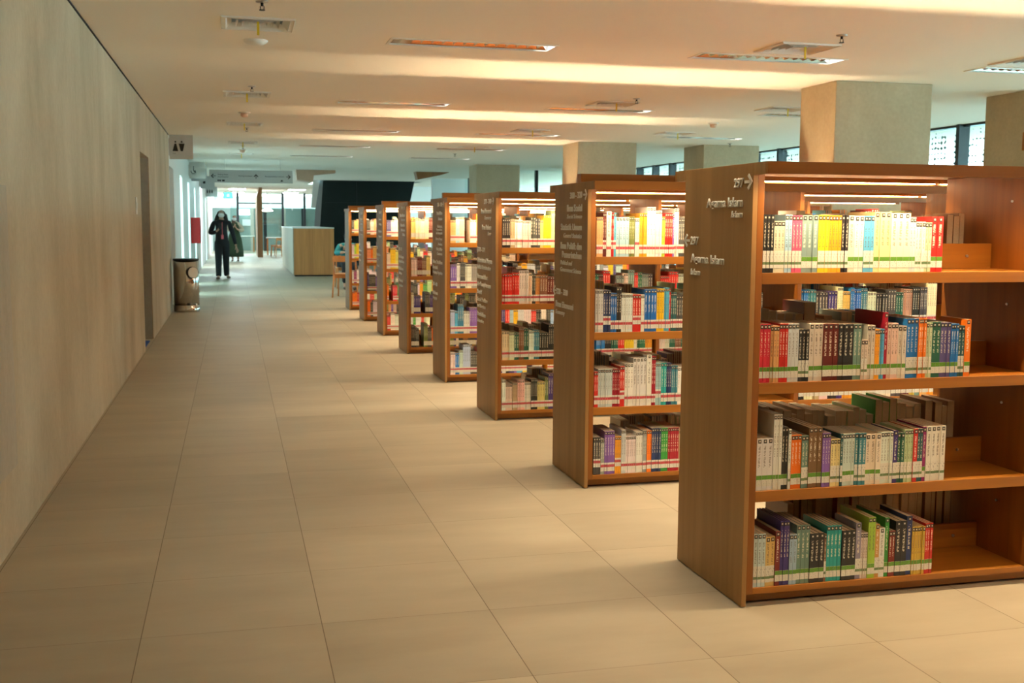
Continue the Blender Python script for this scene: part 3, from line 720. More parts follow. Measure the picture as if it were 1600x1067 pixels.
for kk, y in ((5, 13.56), (6, 15.61)):
    c = cases[kk]
    R_(c, kk, [('600 - 700' if kk == 5 else '700 - 800', 1.50, .034, .22, 0), ('Teknologi' if kk == 5 else 'Kesenian', 1.42, .032, .27, 0), ('Technology' if kk == 5 else 'Arts', 1.36, .028, .25, 1), ('Manajemen' if kk == 5 else 'Arsitektur', 1.27, .032, .28, 0), ('Management' if kk == 5 else 'Architecture', 1.21, .028, .27, 1)], y)
    L_(c, [('700' if kk == 5 else '800', 1.06, .033, .1, 0), ('Ilmu Kimia' if kk == 5 else 'Kesusastraan', .98, .032, .33, 0), ('Chemistry' if kk == 5 else 'Literature', .92, .028, .25, 1), ('Industri' if kk == 5 else 'Olahraga', .84, .032, .22, 0)], y+.46)

# ------------------------------------------------------------------ books
LABS = {'A': (.016, .078, 'labA'), 'B': (.016, .056, 'labB'), 'R': (.016, .062, 'labR'), 'H': (.040, .085, 'labR')}
def uvbox(bm, uvl, *d, mi=0, front=True):
    fs = box(bm, *d, mi=mi)
    for i, f in enumerate(fs):
        for l in f.loops:
            if i == 2 and front: l[uvl].uv = ((l.vert.co.x-d[0])/(d[1]-d[0]), (l.vert.co.z-d[4])/(d[5]-d[4]))
            else: l[uvl].uv = (0, -1)
    return fs
def make_book(wd, dp, h, lab, hard=False, spine_only=False):
    """spine faces -y; origin at the middle of the spine's foot"""
    bt = .0012 if not hard else .0025
    g = wd/2-.0004
    bm = bmesh.new(); uvl = bm.loops.layers.uv.new('UVMap')
    uvbox(bm, uvl, -g, g, 0, bt, 0, h)
    uvbox(bm, uvl, -g, -g+bt, bt, dp, 0, h, front=False); uvbox(bm, uvl, g-bt, g, bt, dp, 0, h, front=False)
    root = obj('book', bm, M['cover'])
    ins = .0025 if hard else .0006
    bxo('pages', M['pages'], root, -g+bt+.0001, g-bt-.0001, bt+.0002, dp-ins-.0004, ins, h-ins)
    if lab:
        z0, z1, mk = LABS[lab]
        bm = bmesh.new(); uvl = bm.loops.layers.uv.new('UVMap'); uvbox(bm, uvl, -g+.0002, g-.0002, -.0005, -.0001, z0, z1)
        obj('spine_label', bm, M[mk], root)
        s = min(wd*.42, .0062)
        bm = bmesh.new(); uvl = bm.loops.layers.uv.new('UVMap'); uvbox(bm, uvl, -s, s, -.0005, -.0001, h-.018, h-.004)
        obj('logo_sticker', bm, M['sticker'], root)
    return root
COL = dict(black=(.022, .022, .025), charcoal=(.07, .07, .072), cream=(.68, .62, .50), white=(.76, .74, .70), lightblue=(.38, .55, .68), skyblue=(.10, .42, .68), pink=(.70, .09, .20),
           slate=(.22, .30, .29), yellow=(.80, .52, .02), orange=(.82, .34, .02), brightorange=(.85, .19, .01), blue=(.015, .16, .50), paleyellow=(.80, .70, .34), ivory=(.80, .74, .52),
           teal=(.02, .36, .36), palegreen=(.50, .62, .38), red=(.62, .022, .018), redpink=(.68, .03, .07), peach=(.80, .42, .18), lilacwhite=(.66, .62, .68), maroon=(.13, .014, .012), graygreen=(.16, .26, .22),
           crimson=(.36, .01, .03), palepink=(.72, .52, .46), darkgreen=(.02, .13, .08), purpleblue=(.10, .09, .27), navy=(.018, .04, .14), darkteal=(.025, .11, .12), brown=(.20, .10, .05), purple=(.24, .12, .46),
           palegrey=(.58, .63, .64), tealblue=(.05, .22, .30), magenta=(.26, .015, .15), limegreen=(.36, .52, .06), green=(.04, .30, .05), orangebrown=(.60, .28, .07), greypurple=(.26, .25, .34), darkred=(.20, .02, .015),
           ochre=(.62, .38, .05), indigo=(.05, .03, .20), gold=(.70, .50, .16), olive=(.16, .18, .05), tan=(.46, .33, .2), grey=(.32, .33, .34))
WORD = dict(paleyellow='pale yellow', lightblue='light blue', skyblue='sky blue', brightorange='bright orange', palegreen='pale green', redpink='pinkish red', lilacwhite='lilac white', graygreen='grey green',
            palepink='pale pink', darkgreen='dark green', purpleblue='purple blue', darkteal='dark teal', palegrey='pale grey', tealblue='teal blue', limegreen='lime green', orangebrown='orange brown', greypurple='greyish purple', darkred='dark red')
NUM = ['', 'first', 'second', 'third', 'fourth', 'fifth', 'sixth', 'seventh', 'eighth', 'ninth']
def ordn(n):
    if n % 100 in (11, 12, 13): return '%dth' % n
    return '%d%s' % (n, {1: 'st', 2: 'nd', 3: 'rd'}.get(n % 10, 'th'))
BOOKS = 0
DEFER = []
def put_row(xa, scale, base, z, Y, runs, where, group, back=False, dp0=.150, xmax=99, k=0):
    """runs: (start, end, count, colour, height, label style); starts/ends on the row's own ruler"""
    global BOOKS
    idx = 0
    for (a, b, n, col, h, lab) in runs:
        wd = (b-a)*scale/n
        dp = dp0+random.uniform(0, .035)+(.03 if h > .22 else 0)
        if xa+((a+b)/2-base)*scale > xmax:
            for i in range(n): DEFER.append((k, xa+(a-base+(b-a)*(i+.5)/n)*scale, z, wd, dp+random.uniform(-.01, .02)*back, h+(random.choice((-.02, -.012, 0, .006, .012)) if back and i % 2 == 0 else 0), COL[col], lab, back))
            continue
        proto = None
        rc = COL[col]; jit = [max(.004, min(.9, c*random.uniform(.92, 1.08))) for c in rc]
        for i in range(n):
            idx += 1
            if proto is None: r = proto = make_book(wd, dp, h, lab, hard=(h > .235))
            else: r = copy_tree(proto)
            x = xa+(a-base+(b-a)*(i+.5)/n)*scale
            dy = random.uniform(.008, .013)
            r.location = (x, (Y+dy) if not back else (Y+DEP-dy), z+.0006)
            r.rotation_euler = (0, 0, PI if back else 0)
            r.color = (jit[0]*.88, jit[1]*.88, jit[2]*.88, 1)
            wc = WORD.get(col, col)
            kind = 'tall' if h > .232 else ('short' if h < .178 else '')
            lb = ' '.join(q for q in (kind, wc, 'book,') if q)
            if n > 1: lb += ' %s of %d,' % (NUM[i+1], n)
            lb += ' %s from left, %s' % (ordn(idx), where)
            tag(r, lb, 'book', group)
            BOOKS += 1
SC = .2625*.00229*1.137   # ruler step of the first case's rows, metres
def fit(runs, x0, x1):
    a = runs[0][0]; b = runs[-1][1]; return x0, (x1-x0)/(b-a), a
row1 = [(45,105,3,'black',.206,'A'),(105,170,3,'cream',.184,'A'),(170,210,2,'lightblue',.206,'A'),(210,267,3,'pink',.204,'A'),(267,360,3,'slate',.205,'B'),(362,425,3,'yellow',.206,'A'),(425,500,4,'orange',.205,'A'),
        (500,540,2,'black',.206,'A'),(540,578,1,'cream',.205,'B'),(578,632,2,'white',.204,'B'),(632,695,3,'skyblue',.204,'A'),(695,795,3,'paleyellow',.218,'B'),(795,912,3,'ivory',.215,'B'),(914,950,2,'palegrey',.200,'B'),
        (950,1005,3,'white',.184,'A'),(1005,1045,2,'palegreen',.182,'A'),(1045,1118,2,'red',.203,'B')]
row2 = [(22,82,3,'redpink',.212,'B'),(82,130,3,'peach',.205,'B'),(130,180,3,'red',.212,'B'),(180,243,3,'lilacwhite',.212,'B'),(243,303,3,'black',.190,'A'),(303,385,3,'cream',.210,'B'),(385,475,3,'maroon',.208,'B'),
        (475,565,3,'black',.206,'B'),(565,612,2,'graygreen',.206,'B'),(612,648,2,'cream',.148,'A'),(648,692,2,'cream',.200,'B'),(692,720,2,'orange',.185,'B'),(720,748,2,'skyblue',.186,'B'),(748,768,1,'crimson',.246,'B'),
        (768,832,3,'palepink',.206,'B'),(832,880,2,'cream',.196,'B'),(880,955,3,'blue',.222,'A'),(955,1005,3,'brightorange',.222,'A'),(1005,1038,2,'palegreen',.206,'A'),(1038,1090,2,'darkgreen',.208,'B'),
        (1090,1155,3,'purpleblue',.206,'B'),(1155,1203,3,'blue',.200,'B'),(1203,1242,2,'darkteal',.192,'A'),(1242,1278,1,'brightorange',.216,'B')]
row3 = [(5,100,3,'white',.192,'B'),(100,150,3,'white',.278,'B'),(150,187,2,'black',.230,'B'),(187,203,1,'white',.222,'A'),(203,265,3,'brightorange',.200,'B'),(265,307,2,'graygreen',.196,'A'),(307,387,3,'brown',.224,'B'),
        (387,438,3,'purple',.202,'B'),(438,495,3,'paleyellow',.178,'A'),(495,510,1,'darkteal',.196,'A'),(510,583,4,'palegrey',.196,'B'),(583,648,3,'tealblue',.196,'A'),(648,740,3,'ivory',.190,'B'),(740,815,4,'white',.196,'A'),
        (815,842,1,'indigo',.200,'A'),(842,885,2,'darkgreen',.190,'A'),(885,940,3,'palegreen',.201,'A'),(940,965,1,'red',.203,'A'),(965,1000,2,'darkteal',.202,'A'),(1000,1020,1,'magenta',.208,'B'),(1020,1140,4,'white',.210,'A')]
row4 = [(390,440,3,'palegrey',.200,'A'),(440,482,2,'gold',.186,'A'),(482,503,1,'darkred',.205,'B'),(503,543,3,'indigo',.242,'B'),(543,575,2,'lightblue',.190,'B'),(575,633,3,'graygreen',.222,'B'),(633,698,3,'black',.187,'B'),
        (698,708,1,'brown',.182,'A'),(708,773,4,'teal',.212,'B'),(775,838,3,'black',.190,'B'),(838,862,1,'greypurple',.216,'A'),(862,892,3,'cream',.176,'A'),(892,925,2,'limegreen',.234,'B'),(925,945,1,'orangebrown',.206,'A'),
        (945,970,1,'white',.190,'A'),(970,988,1,'green',.228,'B'),(988,1018,2,'darkred',.176,'B'),(1018,1070,2,'black',.212,'B'),(1070,1095,1,'navy',.228,'B'),(1095,1155,5,'ochre',.186,'B'),(1155,1192,3,'red',.196,'B')]
SH = ['top shelf', 'second shelf', 'third shelf', 'bottom shelf']
for i, (rw, xe) in enumerate(((row1, 2.549), (row2, 2.687), (row3, 2.600), (row4, 2.566))):
    xa, s, b = fit(rw, 1.820, xe)
    put_row(xa, s, b, LEV[i], YU[0], rw, 'first bookcase %s' % SH[i], 'books on the %s of the first bookcase' % SH[i])
# the same shelves' far side: fore-edges towards us
bk = [[(0,60,3,'brown',.20,''),(60,130,3,'tan',.215,''),(130,200,4,'cream',.205,''),(200,270,3,'darkred',.21,''),(270,330,2,'white',.215,''),(330,420,4,'tan',.205,''),(420,500,3,'grey',.21,''),(500,560,3,'orangebrown',.2,''),(560,640,4,'cream',.212,''),
       (640,720,3,'palegrey',.208,''),(720,780,2,'red',.2,''),(780,850,3,'brown',.21,'')],
      [(0,70,3,'grey',.205,''),(70,170,4,'cream',.235,''),(190,300,4,'white',.21,''),(300,340,1,'maroon',.25,''),(345,430,3,'tan',.20,''),(430,520,4,'slate',.215,'')],
      [(0,80,3,'grey',.225,''),(80,190,4,'brown',.235,''),(190,330,5,'tan',.225,''),(330,440,4,'cream',.21,''),(440,560,5,'palegreen',.205,''),(560,640,3,'green',.235,''),(640,740,4,'cream',.22,''),(740,850,4,'brown',.23,'')],
      [(260,330,3,'brown',.215,''),(330,420,4,'tan',.24,''),(420,500,3,'darkred',.225,''),(500,600,4,'cream',.235,''),(600,700,4,'tan',.24,''),(700,850,6,'brown',.23,'')]]
for i, rw in enumerate(bk):
    put_row(1.825, (3.07-2.13)/850*1.18 if i == 0 else 1.10/850, 0, LEV[i], YU[0], rw, '', '', back=True, xmax=-1)
# second bookcase, first bay
s2r1 = [(590,665,3,'peach',.205,'R'),(665,705,2,'maroon',.226,'H'),(705,760,1,'white',.234,'R'),(760,790,2,'red',.226,'H'),(790,815,1,'skyblue',.226,'H'),(815,965,4,'lightblue',.205,'R'),(965,1030,3,'olive',.208,'R'),(1035,1085,2,'lilacwhite',.200,'H'),
        (1085,1175,4,'orange',.226,'R'),(1175,1275,3,'white',.258,'R'),(1275,1345,3,'white',.24,'R'),(1345,1385,2,'limegreen',.208,'R'),(1385,1475,4,'red',.228,'R'),(1475,1495,1,'purple',.222,'R'),(1495,1545,2,'white',.252,'R'),
        (1545,1640,4,'charcoal',.20,'R'),(1640,1760,5,'white',.21,'R'),(1760,1900,6,'gold',.205,'R'),(1900,2040,5,'cream',.22,'R')]
s2r2 = [(232,268,3,'palegrey',.222,'R'),(268,302,3,'navy',.22,'H'),(302,328,3,'blue',.205,'R'),(328,350,2,'black',.235,'R'),(350,403,5,'white',.200,'R'),(403,441,3,'red',.195,'H'),(441,458,2,'white',.195,'R'),(458,514,4,'blue',.222,'R'),
        (514,548,3,'yellow',.225,'R'),(548,572,3,'skyblue',.23,'R'),(572,580,1,'red',.225,'R'),(580,607,3,'darkteal',.205,'H'),(607,660,5,'charcoal',.19,'R'),(660,700,3,'white',.20,'R'),(700,740,4,'charcoal',.19,'R'),(740,785,4,'white',.205,'R'),
        (785,815,2,'skyblue',.22,'R'),(815,850,4,'purple',.19,'R'),(850,890,3,'palegreen',.21,'R'),(890,930,4,'white',.215,'R'),(930,965,3,'green',.195,'R'),(965,1000,4,'indigo',.21,'R'),(1000,1020,3,'charcoal',.2,'R')]
s2r3 = [(228,245,2,'red',.188,'R'),(245,308,6,'palegrey',.202,'R'),(308,340,4,'crimson',.2,'R'),(340,362,2,'red',.214,'H'),(362,400,3,'white',.228,'R'),(400,460,4,'white',.256,'R'),(460,482,1,'white',.272,'R'),(482,500,2,'crimson',.262,'R'),
        (500,525,3,'lightblue',.226,'H'),(525,548,2,'teal',.226,'H'),(548,572,3,'navy',.224,'H'),(572,600,3,'tealblue',.21,'H'),(600,700,8,'white',.2,'R'),(700,780,6,'lightblue',.22,'R'),(780,860,6,'pink',.2,'R')]
s2r4 = [(225,255,3,'charcoal',.2,'H'),(255,272,2,'grey',.19,'R'),(272,316,4,'purple',.23,'R'),(316,342,3,'orange',.2,'H'),(342,362,2,'palegrey',.235,'R'),(362,405,5,'white',.2,'R'),(405,435,3,'white',.22,'R'),(435,452,2,'grey',.225,'R'),
        (452,472,2,'brightorange',.225,'R'),(472,513,4,'navy',.236,'R'),(513,543,3,'green',.235,'R'),(543,590,5,'crimson',.235,'R'),(590,680,7,'tan',.22,'R')]
for i, (rw, wend, span) in enumerate(((s2r1, 1540, 2.275), (s2r2, 607, 2.275), (s2r3, 600, 2.29), (s2r4, 590, 2.305))):
    xa = 1.822; s = (span-xa)/(wend-rw[0][0])
    put_row(xa, s, rw[0][0], LEV[i], YU[1], [r for r in rw if xa+(r[1]-rw[0][0])*s < 2.972], 'second bookcase %s' % SH[i], 'books on the %s of the second bookcase' % SH[i], xmax=(2.25, 2.25, 2.20, 2.12)[i], k=1)
print('books built singly', BOOKS)

# every other book of the hall, too small or too hidden to be told apart
def far_books():
    bm = bmesh.new(); uvl = bm.loops.layers.uv.new('UVMap'); cl = bm.loops.layers.float_color.new('paint')
    rnd = random.Random(21)
    def paint(fs, c):
        for f in fs:
            for l in f.loops: l[cl] = (c[0], c[1], c[2], 1)
    def one(x, y, z, wd, dp, h, c, lab, back):
        g = wd/2-.0004; sgn = -1 if back else 1
        def bb(x0, x1, a, b, z0, z1, mi, front):
            ya, yb = (y+a, y+b) if not back else (y-b, y-a)
            fs = box(bm, x0, x1, ya, yb, z0, z1, mi=mi)
            want = 3 if back else 2
            for i, f in enumerate(fs):
                for l in f.loops:
                    l[uvl].uv = ((l.vert.co.x-x0)/(x1-x0), (l.vert.co.z-z0)/(z1-z0)) if (front and i == want) else (0, -1)
            return fs
        paint(bb(x-g, x+g, 0, .0015, z, z+h, 0, True), c); paint(bb(x-g, x-g+.0012, .0015, dp, z, z+h, 0, False), c); paint(bb(x+g-.0012, x+g, .0015, dp, z, z+h, 0, False), c)
        bb(x-g+.0013, x+g-.0013, .0017, dp-.001, z+.0006, z+h-.0008, 1, False)
        if lab: bb(x-g+.0002, x+g-.0002, -.0006, -.0001, z+.018, z+.064, lab, True); bb(x-min(g*.8, .006), x+min(g*.8, .006), -.0006, -.0001, z+h-.018, z+h-.004, 6, True)
    pal = {2: ['red', 'cream', 'tan', 'charcoal', 'yellow', 'white', 'ochre', 'black', 'orange', 'ivory', 'graygreen', 'darkgreen', 'palegreen', 'blue', 'maroon', 'indigo', 'tealblue', 'gold'],
           3: ['purple', 'orange', 'white', 'charcoal', 'yellow', 'lightblue', 'red', 'palegrey', 'indigo', 'cream', 'skyblue', 'black'],
           4: ['gold', 'cream', 'cream', 'maroon', 'ochre', 'black', 'olive', 'charcoal', 'indigo', 'red', 'olive', 'brown'],
           5: ['purpleblue', 'white', 'yellow', 'black', 'red', 'green', 'teal', 'white', 'orange', 'palegreen'],
           6: ['cream', 'orange', 'peach', 'black', 'brightorange', 'gold', 'purple', 'white', 'olive', 'charcoal'],
           7: ['palegreen', 'gold', 'white', 'pink', 'brightorange', 'red', 'black', 'lightblue', 'charcoal', 'white']}
    first = {(2, 0): ['black', 'tan', 'white', 'cream', 'charcoal', 'charcoal', 'gold', 'yellow', 'palegreen', 'orange', 'gold', 'charcoal', 'ivory', 'white'], (2, 1): ['red', 'red', 'cream', 'ivory', 'charcoal', 'orangebrown', 'brown', 'maroon', 'palegreen', 'brown', 'tan'],
             (2, 2): ['cream', 'cream', 'darkgreen', 'brown', 'darkgreen', 'white', 'tealblue', 'black', 'black', 'tan', 'navy', 'darkteal'], (2, 3): ['white', 'cream', 'tan', 'palepink', 'white', 'black', 'gold', 'olive', 'indigo', 'teal', 'red', 'palepink'],
             (3, 0): ['peach', 'lightblue', 'palepink', 'white', 'orange', 'palegrey', 'white', 'white'], (3, 1): ['purple', 'white', 'charcoal', 'white', 'grey', 'white', 'yellow', 'indigo'], (3, 2): ['lightblue', 'skyblue', 'tealblue', 'cream', 'purple', 'orange', 'palepink', 'brightorange'], (3, 3): ['white', 'blue', 'palegrey', 'lightblue', 'charcoal', 'red'],
             (4, 0): ['gold', 'cream', 'ivory', 'cream', 'maroon', 'brown', 'gold'], (4, 1): ['cream', 'maroon', 'brown', 'gold', 'maroon', 'palegreen', 'tealblue'], (4, 2): ['white', 'indigo', 'charcoal', 'indigo', 'olive', 'limegreen', 'charcoal', 'yellow'], (4, 3): ['black', 'charcoal', 'olive', 'charcoal', 'brightorange', 'charcoal'],
             (5, 0): ['purpleblue', 'white', 'white', 'green'], (5, 1): ['palepink', 'yellow', 'gold', 'charcoal'], (5, 2): ['brightorange', 'redpink', 'green', 'teal'], (5, 3): ['red', 'white', 'white', 'white'],
             (6, 0): ['charcoal', 'cream', 'peach', 'white'], (6, 1): ['peach', 'brightorange', 'peach', 'orange'], (6, 2): ['indigo', 'charcoal', 'charcoal'], (6, 3): ['brightorange', 'charcoal', 'white', 'gold'],
             (7, 0): ['charcoal', 'gold', 'peach'], (7, 1): ['palegrey', 'limegreen', 'yellow'], (7, 2): ['white', 'magenta', 'white'], (7, 3): ['brightorange', 'brightorange', 'red']}
    def row(k, i, x0, x1, back, lab):
        x = x0; seq = list(first.get((k, i), [])) if not back else []
        p = pal.get(k, pal[2])
        while x < x1-.03:
            n = rnd.choice((2, 3, 3, 3, 4)); wd = rnd.uniform(.011, .019); h = rnd.uniform(.185, .235) if rnd.random() < .9 else rnd.uniform(.24, .262)
            c = COL[seq.pop(0) if seq else rnd.choice(p)]; c = [max(.004, q*rnd.uniform(.85, 1.15)) for q in c]
            dp = rnd.uniform(.15, .2)
            for _ in range(n):
                if x+wd > x1: break
                y = YU[k]+rnd.uniform(.008, .014) if not back else YU[k]+DEP-rnd.uniform(.008, .014)
                one(x+wd/2, y, LEV[i]+.0006, wd, dp, h, c, lab, back); x += wd
            if rnd.random() < .06: x += .05
    for k in range(1, 8):
        for i in range(4):
            for bi, (b0, b1) in enumerate(BAYS[:2 if k < 4 else 1]):
                lab = 3 if k in (4,) else 2
                if not (k == 1 and bi == 0): row(k, i, b0+.006, b1-(.01 if bi == 0 else .3), False, lab)
                if k < 4: row(k, i, b0+(.006 if i < 3 else .3), b1-rnd.uniform(.05, .3), True, lab)
    for i in range(4):
        row(0, i, BAYS[1][0]+.006, BAYS[1][1]-.25, False, 4)
    for (k, x, z, wd, dp, h, c, lab, back) in DEFER:
        y = YU[k]+rnd.uniform(.008, .013) if not back else YU[k]+DEP-rnd.uniform(.008, .013)
        one(x, y, z+.0006, wd, dp, h, c, {'': 0, 'R': 2, 'H': 2, 'A': 5, 'B': 4}[lab], back)
    o = obj('packed_books', bm, [M['coverface'], M['pages'], M['labR'], M['labY'], M['labB'], M['labA'], M['sticker']])
    o['kind'] = 'stuff'; o['label'] = 'rows of many small books filling the farther bookcases'; o['category'] = 'books'
far_books()

# ------------------------------------------------------------------ things along the left wall
t = thing('light_switch', 'small pale switch plate on the left wall before the doorway', 'switch', (XL, 11.72, 1.53))
bxo('plate', M['whitemat'], t, .0005, .010, -.06, .06, -.07, .10, bevel=.002)
bxo('rocker', M['alu'], t, .0105, .014, -.03, .03, -.02, .05)
t = thing('litter_bin', 'polished steel cylindrical litter bin standing at the corner of the left wall', 'bin', (-.715, 17.72, 0))
bm = bmesh.new(); lathe(bm, [(.190, .006), (.193, .012), (.193, .11)], 48); obj('base_ring', bm, M['chrome'], t)
bm = bmesh.new(); lathe(bm, [(.190, .112), (.190, .80)], 48); obj('body', bm, M['chrome'], t)
bm = bmesh.new(); lathe(bm, [(.195, .801), (.196, .815), (.190, .823), (.17, .824)], 48); obj('lid', bm, M['dark'], t)
a = math.radians(-62)
d = Vector((math.cos(a), math.sin(a), 0))
bm = bmesh.new(); cyl(bm, d*.17+Vector((0, 0, .615)), d*.235+Vector((0, 0, .615)), .088, n=32); obj('chute', bm, M['dark'], t)
a2 = math.radians(-100); d2 = Vector((math.cos(a2), math.sin(a2), 0))
bm = bmesh.new(); cyl(bm, d*.2355+Vector((0, 0, .615)), d*.240+Vector((0, 0, .615)), .082, n=32); obj('flap', bm, M['whitemat'], t)['label'] = 'round white flap'
def plate_sign(x0, y, z0, z1, wd, mat, label, text, kind):
    t = thing('wall_sign', label, 'sign', (0, 0, 0))
    bxo('plate', mat, t, x0, x0+wd, y, y+.012, z0, z1, bevel=.002)
    bxo('bracket', M['alu'], t, XL+.0005 if x0 > XL+.002 else x0, x0+.004, y+.003, y+.009, z0+.05, z1-.05)
    s = (z1-z0)
    cx = x0+wd*.26; cz = z0+s*.52
    def pic(name, polys, circ=[]):
        bm = bmesh.new()
        for p in polys: prism(bm, p, y-.0015, y-.0002)
        for (px, pz, r) in circ: cyl(bm, (px, y-.0015, pz), (px, y-.0002, pz), r, n=20)
        return obj(name, bm, M['black'], t)
    if kind == 'toilet':
        pic('pictogram', [[(cx-.045, cz-.07), (cx+.040, cz-.07), (cx+.012, cz+.045), (cx-.014, cz+.045)]], [(cx, cz+.072, .014)])
        q = cx+.092
        pic('pictogram', [[(q-.016, cz-.07), (q+.016, cz-.07), (q+.044, cz+.045), (q-.044, cz+.045)]], [(q, cz+.072, .014)])
    elif kind == 'wheelchair':
        bm = bmesh.new()
        n = 18; R = .055; cxx = cx-.005; cz2 = cz-.03
        for i in range(n):
            a = math.radians(-200+i*230/n); b = math.radians(-200+(i+1)*230/n)
            P = [(cxx+R*math.cos(a), cz2+R*math.sin(a)), (cxx+R*math.cos(b), cz2+R*math.sin(b)), (cxx+(R-.015)*math.cos(b), cz2+(R-.015)*math.sin(b)), (cxx+(R-.015)*math.cos(a), cz2+(R-.015)*math.sin(a))]
            prism(bm, P, y-.0015, y-.0002)
        prism(bm, [(cx-.008, cz-.02), (cx+.008, cz-.02), (cx+.01, cz+.055), (cx-.006, cz+.055)], y-.0015, y-.0002)
        prism(bm, [(cx-.004, cz-.025), (cx+.04, cz-.025), (cx+.062, cz-.075), (cx+.048, cz-.075), (cx+.03, cz-.012), (cx-.004, cz-.010)], y-.0015, y-.0002)
        cyl(bm, (cx+.002, y-.0015, cz+.072), (cx+.002, y-.0002, cz+.072), .013, n=16)
        obj('pictogram', bm, M['black'], t)
    elif kind == 'dot':
        pic('pictogram', [[(cx-.04, cz-.04), (cx+.03, cz-.05), (cx+.04, cz+.04), (cx-.02, cz+.05)]])
    elif kind == 'three':
        for dx in (-.05, .03, .11):
            pic('pictogram', [[(cx+dx-.03, cz+.04), (cx+dx+.03, cz+.04), (cx+dx+.018, cz-.06), (cx+dx-.018, cz-.06)]], [(cx+dx, cz+.06, .014)])
    if text: lettering(text, t, y, z0+s*.22, s*.045, X=cx-.045, normal='-y', mat=M['black'], th=.001, bold=.005)
plate_sign(-.930, 18.05, 2.352, ZC-.004, .352, M['sign'], 'projecting toilet sign at the corner of the left wall, under the ceiling', 'Toilet', 'toilet')
plate_sign(-.925, 26.0, 2.355, 2.712, .350, M['sign'], 'projecting wheelchair toilet sign beyond the toilet sign', 'Toilet Difabel', 'wheelchair')
plate_sign(-.925, 27.1, 2.335, 2.69, .352, M['signcool'], 'blank grey sign half hidden behind the wheelchair sign', '', '')
plate_sign(-.90, 34.0, 2.36, 2.72, .40, M['signcool'], 'pale sign with one dark mark, left of the hanging direction board', '', 'dot')
plate_sign(-.92, 41.5, 2.28, 2.64, .40, M['signcool'], 'pale sign with three dark figures, farthest along the left wall', '', 'three')
t = thing('hydrant_cabinet', 'bright red cabinet on the white wall above and behind the steel bin', 'cabinet', (0, 0, 0))
bxo('case', M['red'], t, XL+.0005, -.742, 26.52, 27.3, .89, 1.482, bevel=.003)
bxo('door', M['red'], t, -.7415, -.735, 26.54, 27.28, .91, 1.462)
# hanging direction board
t = thing('hanging_sign', 'long grey direction board with three arrows hanging over the corridor', 'sign', (0, 0, 0))
SY = 24.6
bxo('board', M['signcool'], t, -.470, 1.283, SY, SY+.03, 2.224, 2.497, bevel=.003)
for x in (-.145, 1.02): bxo('suspension_rod', M['alu'], t, x-.004, x+.004, SY+.011, SY+.019, 2.4975, ZC-.001)
arrow(t, 'arrow', -.385, 2.362, .052, (-1, 0), M['black'], normal='-y', pl=SY, th=.002, t=.13)
arrow(t, 'arrow', .505, 2.362, .052, (0, 1), M['black'], normal='-y', pl=SY, th=.002, t=.13)
arrow(t, 'arrow', 1.19, 2.362, .052, (1, 0), M['black'], normal='-y', pl=SY, th=.002, t=.13)
for txt, x, z, wd in (('Ruang Baca', -.29, 2.385, .21), ('Area Komputer', -.29, 2.335, .22), ('Ruang Layanan', .14, 2.360, .29), ('Ruang Koleksi Umum', .70, 2.355, .40)):
    lettering(txt, t, SY, z, .024, width=wd, X=x, normal='-y', mat=M['black'], th=.002, bold=.01)
bm = bmesh.new()
for x in (-.285, -.245, -.19, -.165): prism(bm, [(x-.012, 2.25), (x+.012, 2.25), (x+.02, 2.285), (x-.02, 2.285)], SY-.002, SY-.0004)
for x in (1.05,): prism(bm, [(x-.03, 2.255), (x+.03, 2.265), (x+.01, 2.295), (x-.02, 2.29)], SY-.002, SY-.0004)
obj('pictogram', bm, M['black'], t)
# exit sign
t = thing('exit_sign', 'small green lit exit sign under the ceiling at the far end', 'exit sign', (-.10, 49.3, 2.52))
bxo('housing', M['dark'], t, -.27, .12, 0, .05, -.13, .13)
bxo('lit_face', M['exit'], t, -.25, .10, -.012, -.001, -.11, .11)
bxo('suspension_rod', M['alu'], t, -.08, -.07, .02, .03, .1305, ZC-2.52-.001)
bxo('white_figure', M['whitemat'], t, -.12, -.02, -.018, -.0125, -.06, .06)

# ------------------------------------------------------------------ counter, fin, furniture
t = thing('service_counter', 'long wooden service counter with daylight-pale left side and white top', 'counter', (0, 0, 0))
bxo('front_panel', M['counter'], t, 1.505, 2.525, 28.8, 28.84, .04, 1.225)
bxo('side_panel', M['counter_daylit'], t, 1.485, 1.503, 28.8, 35.5, .04, 1.225)
bxo('side_panel', M['counter'], t, 2.50, 2.52, 28.842, 35.5, .04, 1.225)
bxo('plinth', M['dark'], t, 1.52, 2.49, 28.85, 35.4, 0, .04)
bxo('worktop', M['white'], t, 1.48, 2.53, 28.79, 35.52, 1.226, 1.256, bevel=.003)
bm = bmesh.new(); box(bm, .93, 1.13, 44.5, 47.5, 0, ZC-.35); 
o = obj('wood_fin', bm, M['fin'], bevel=.004); tag(o, 'tall orange-brown timber fin standing in the corridor, left of the counter', 'partition')
bm = bmesh.new(); prism(bm, [(.93, ZC-.349), (1.13, ZC-.349), (1.13, ZC-.001), (1.02, ZC-.001)], 44.5, 47.5)
cp = obj('head_piece', bm, M['fin'], o)

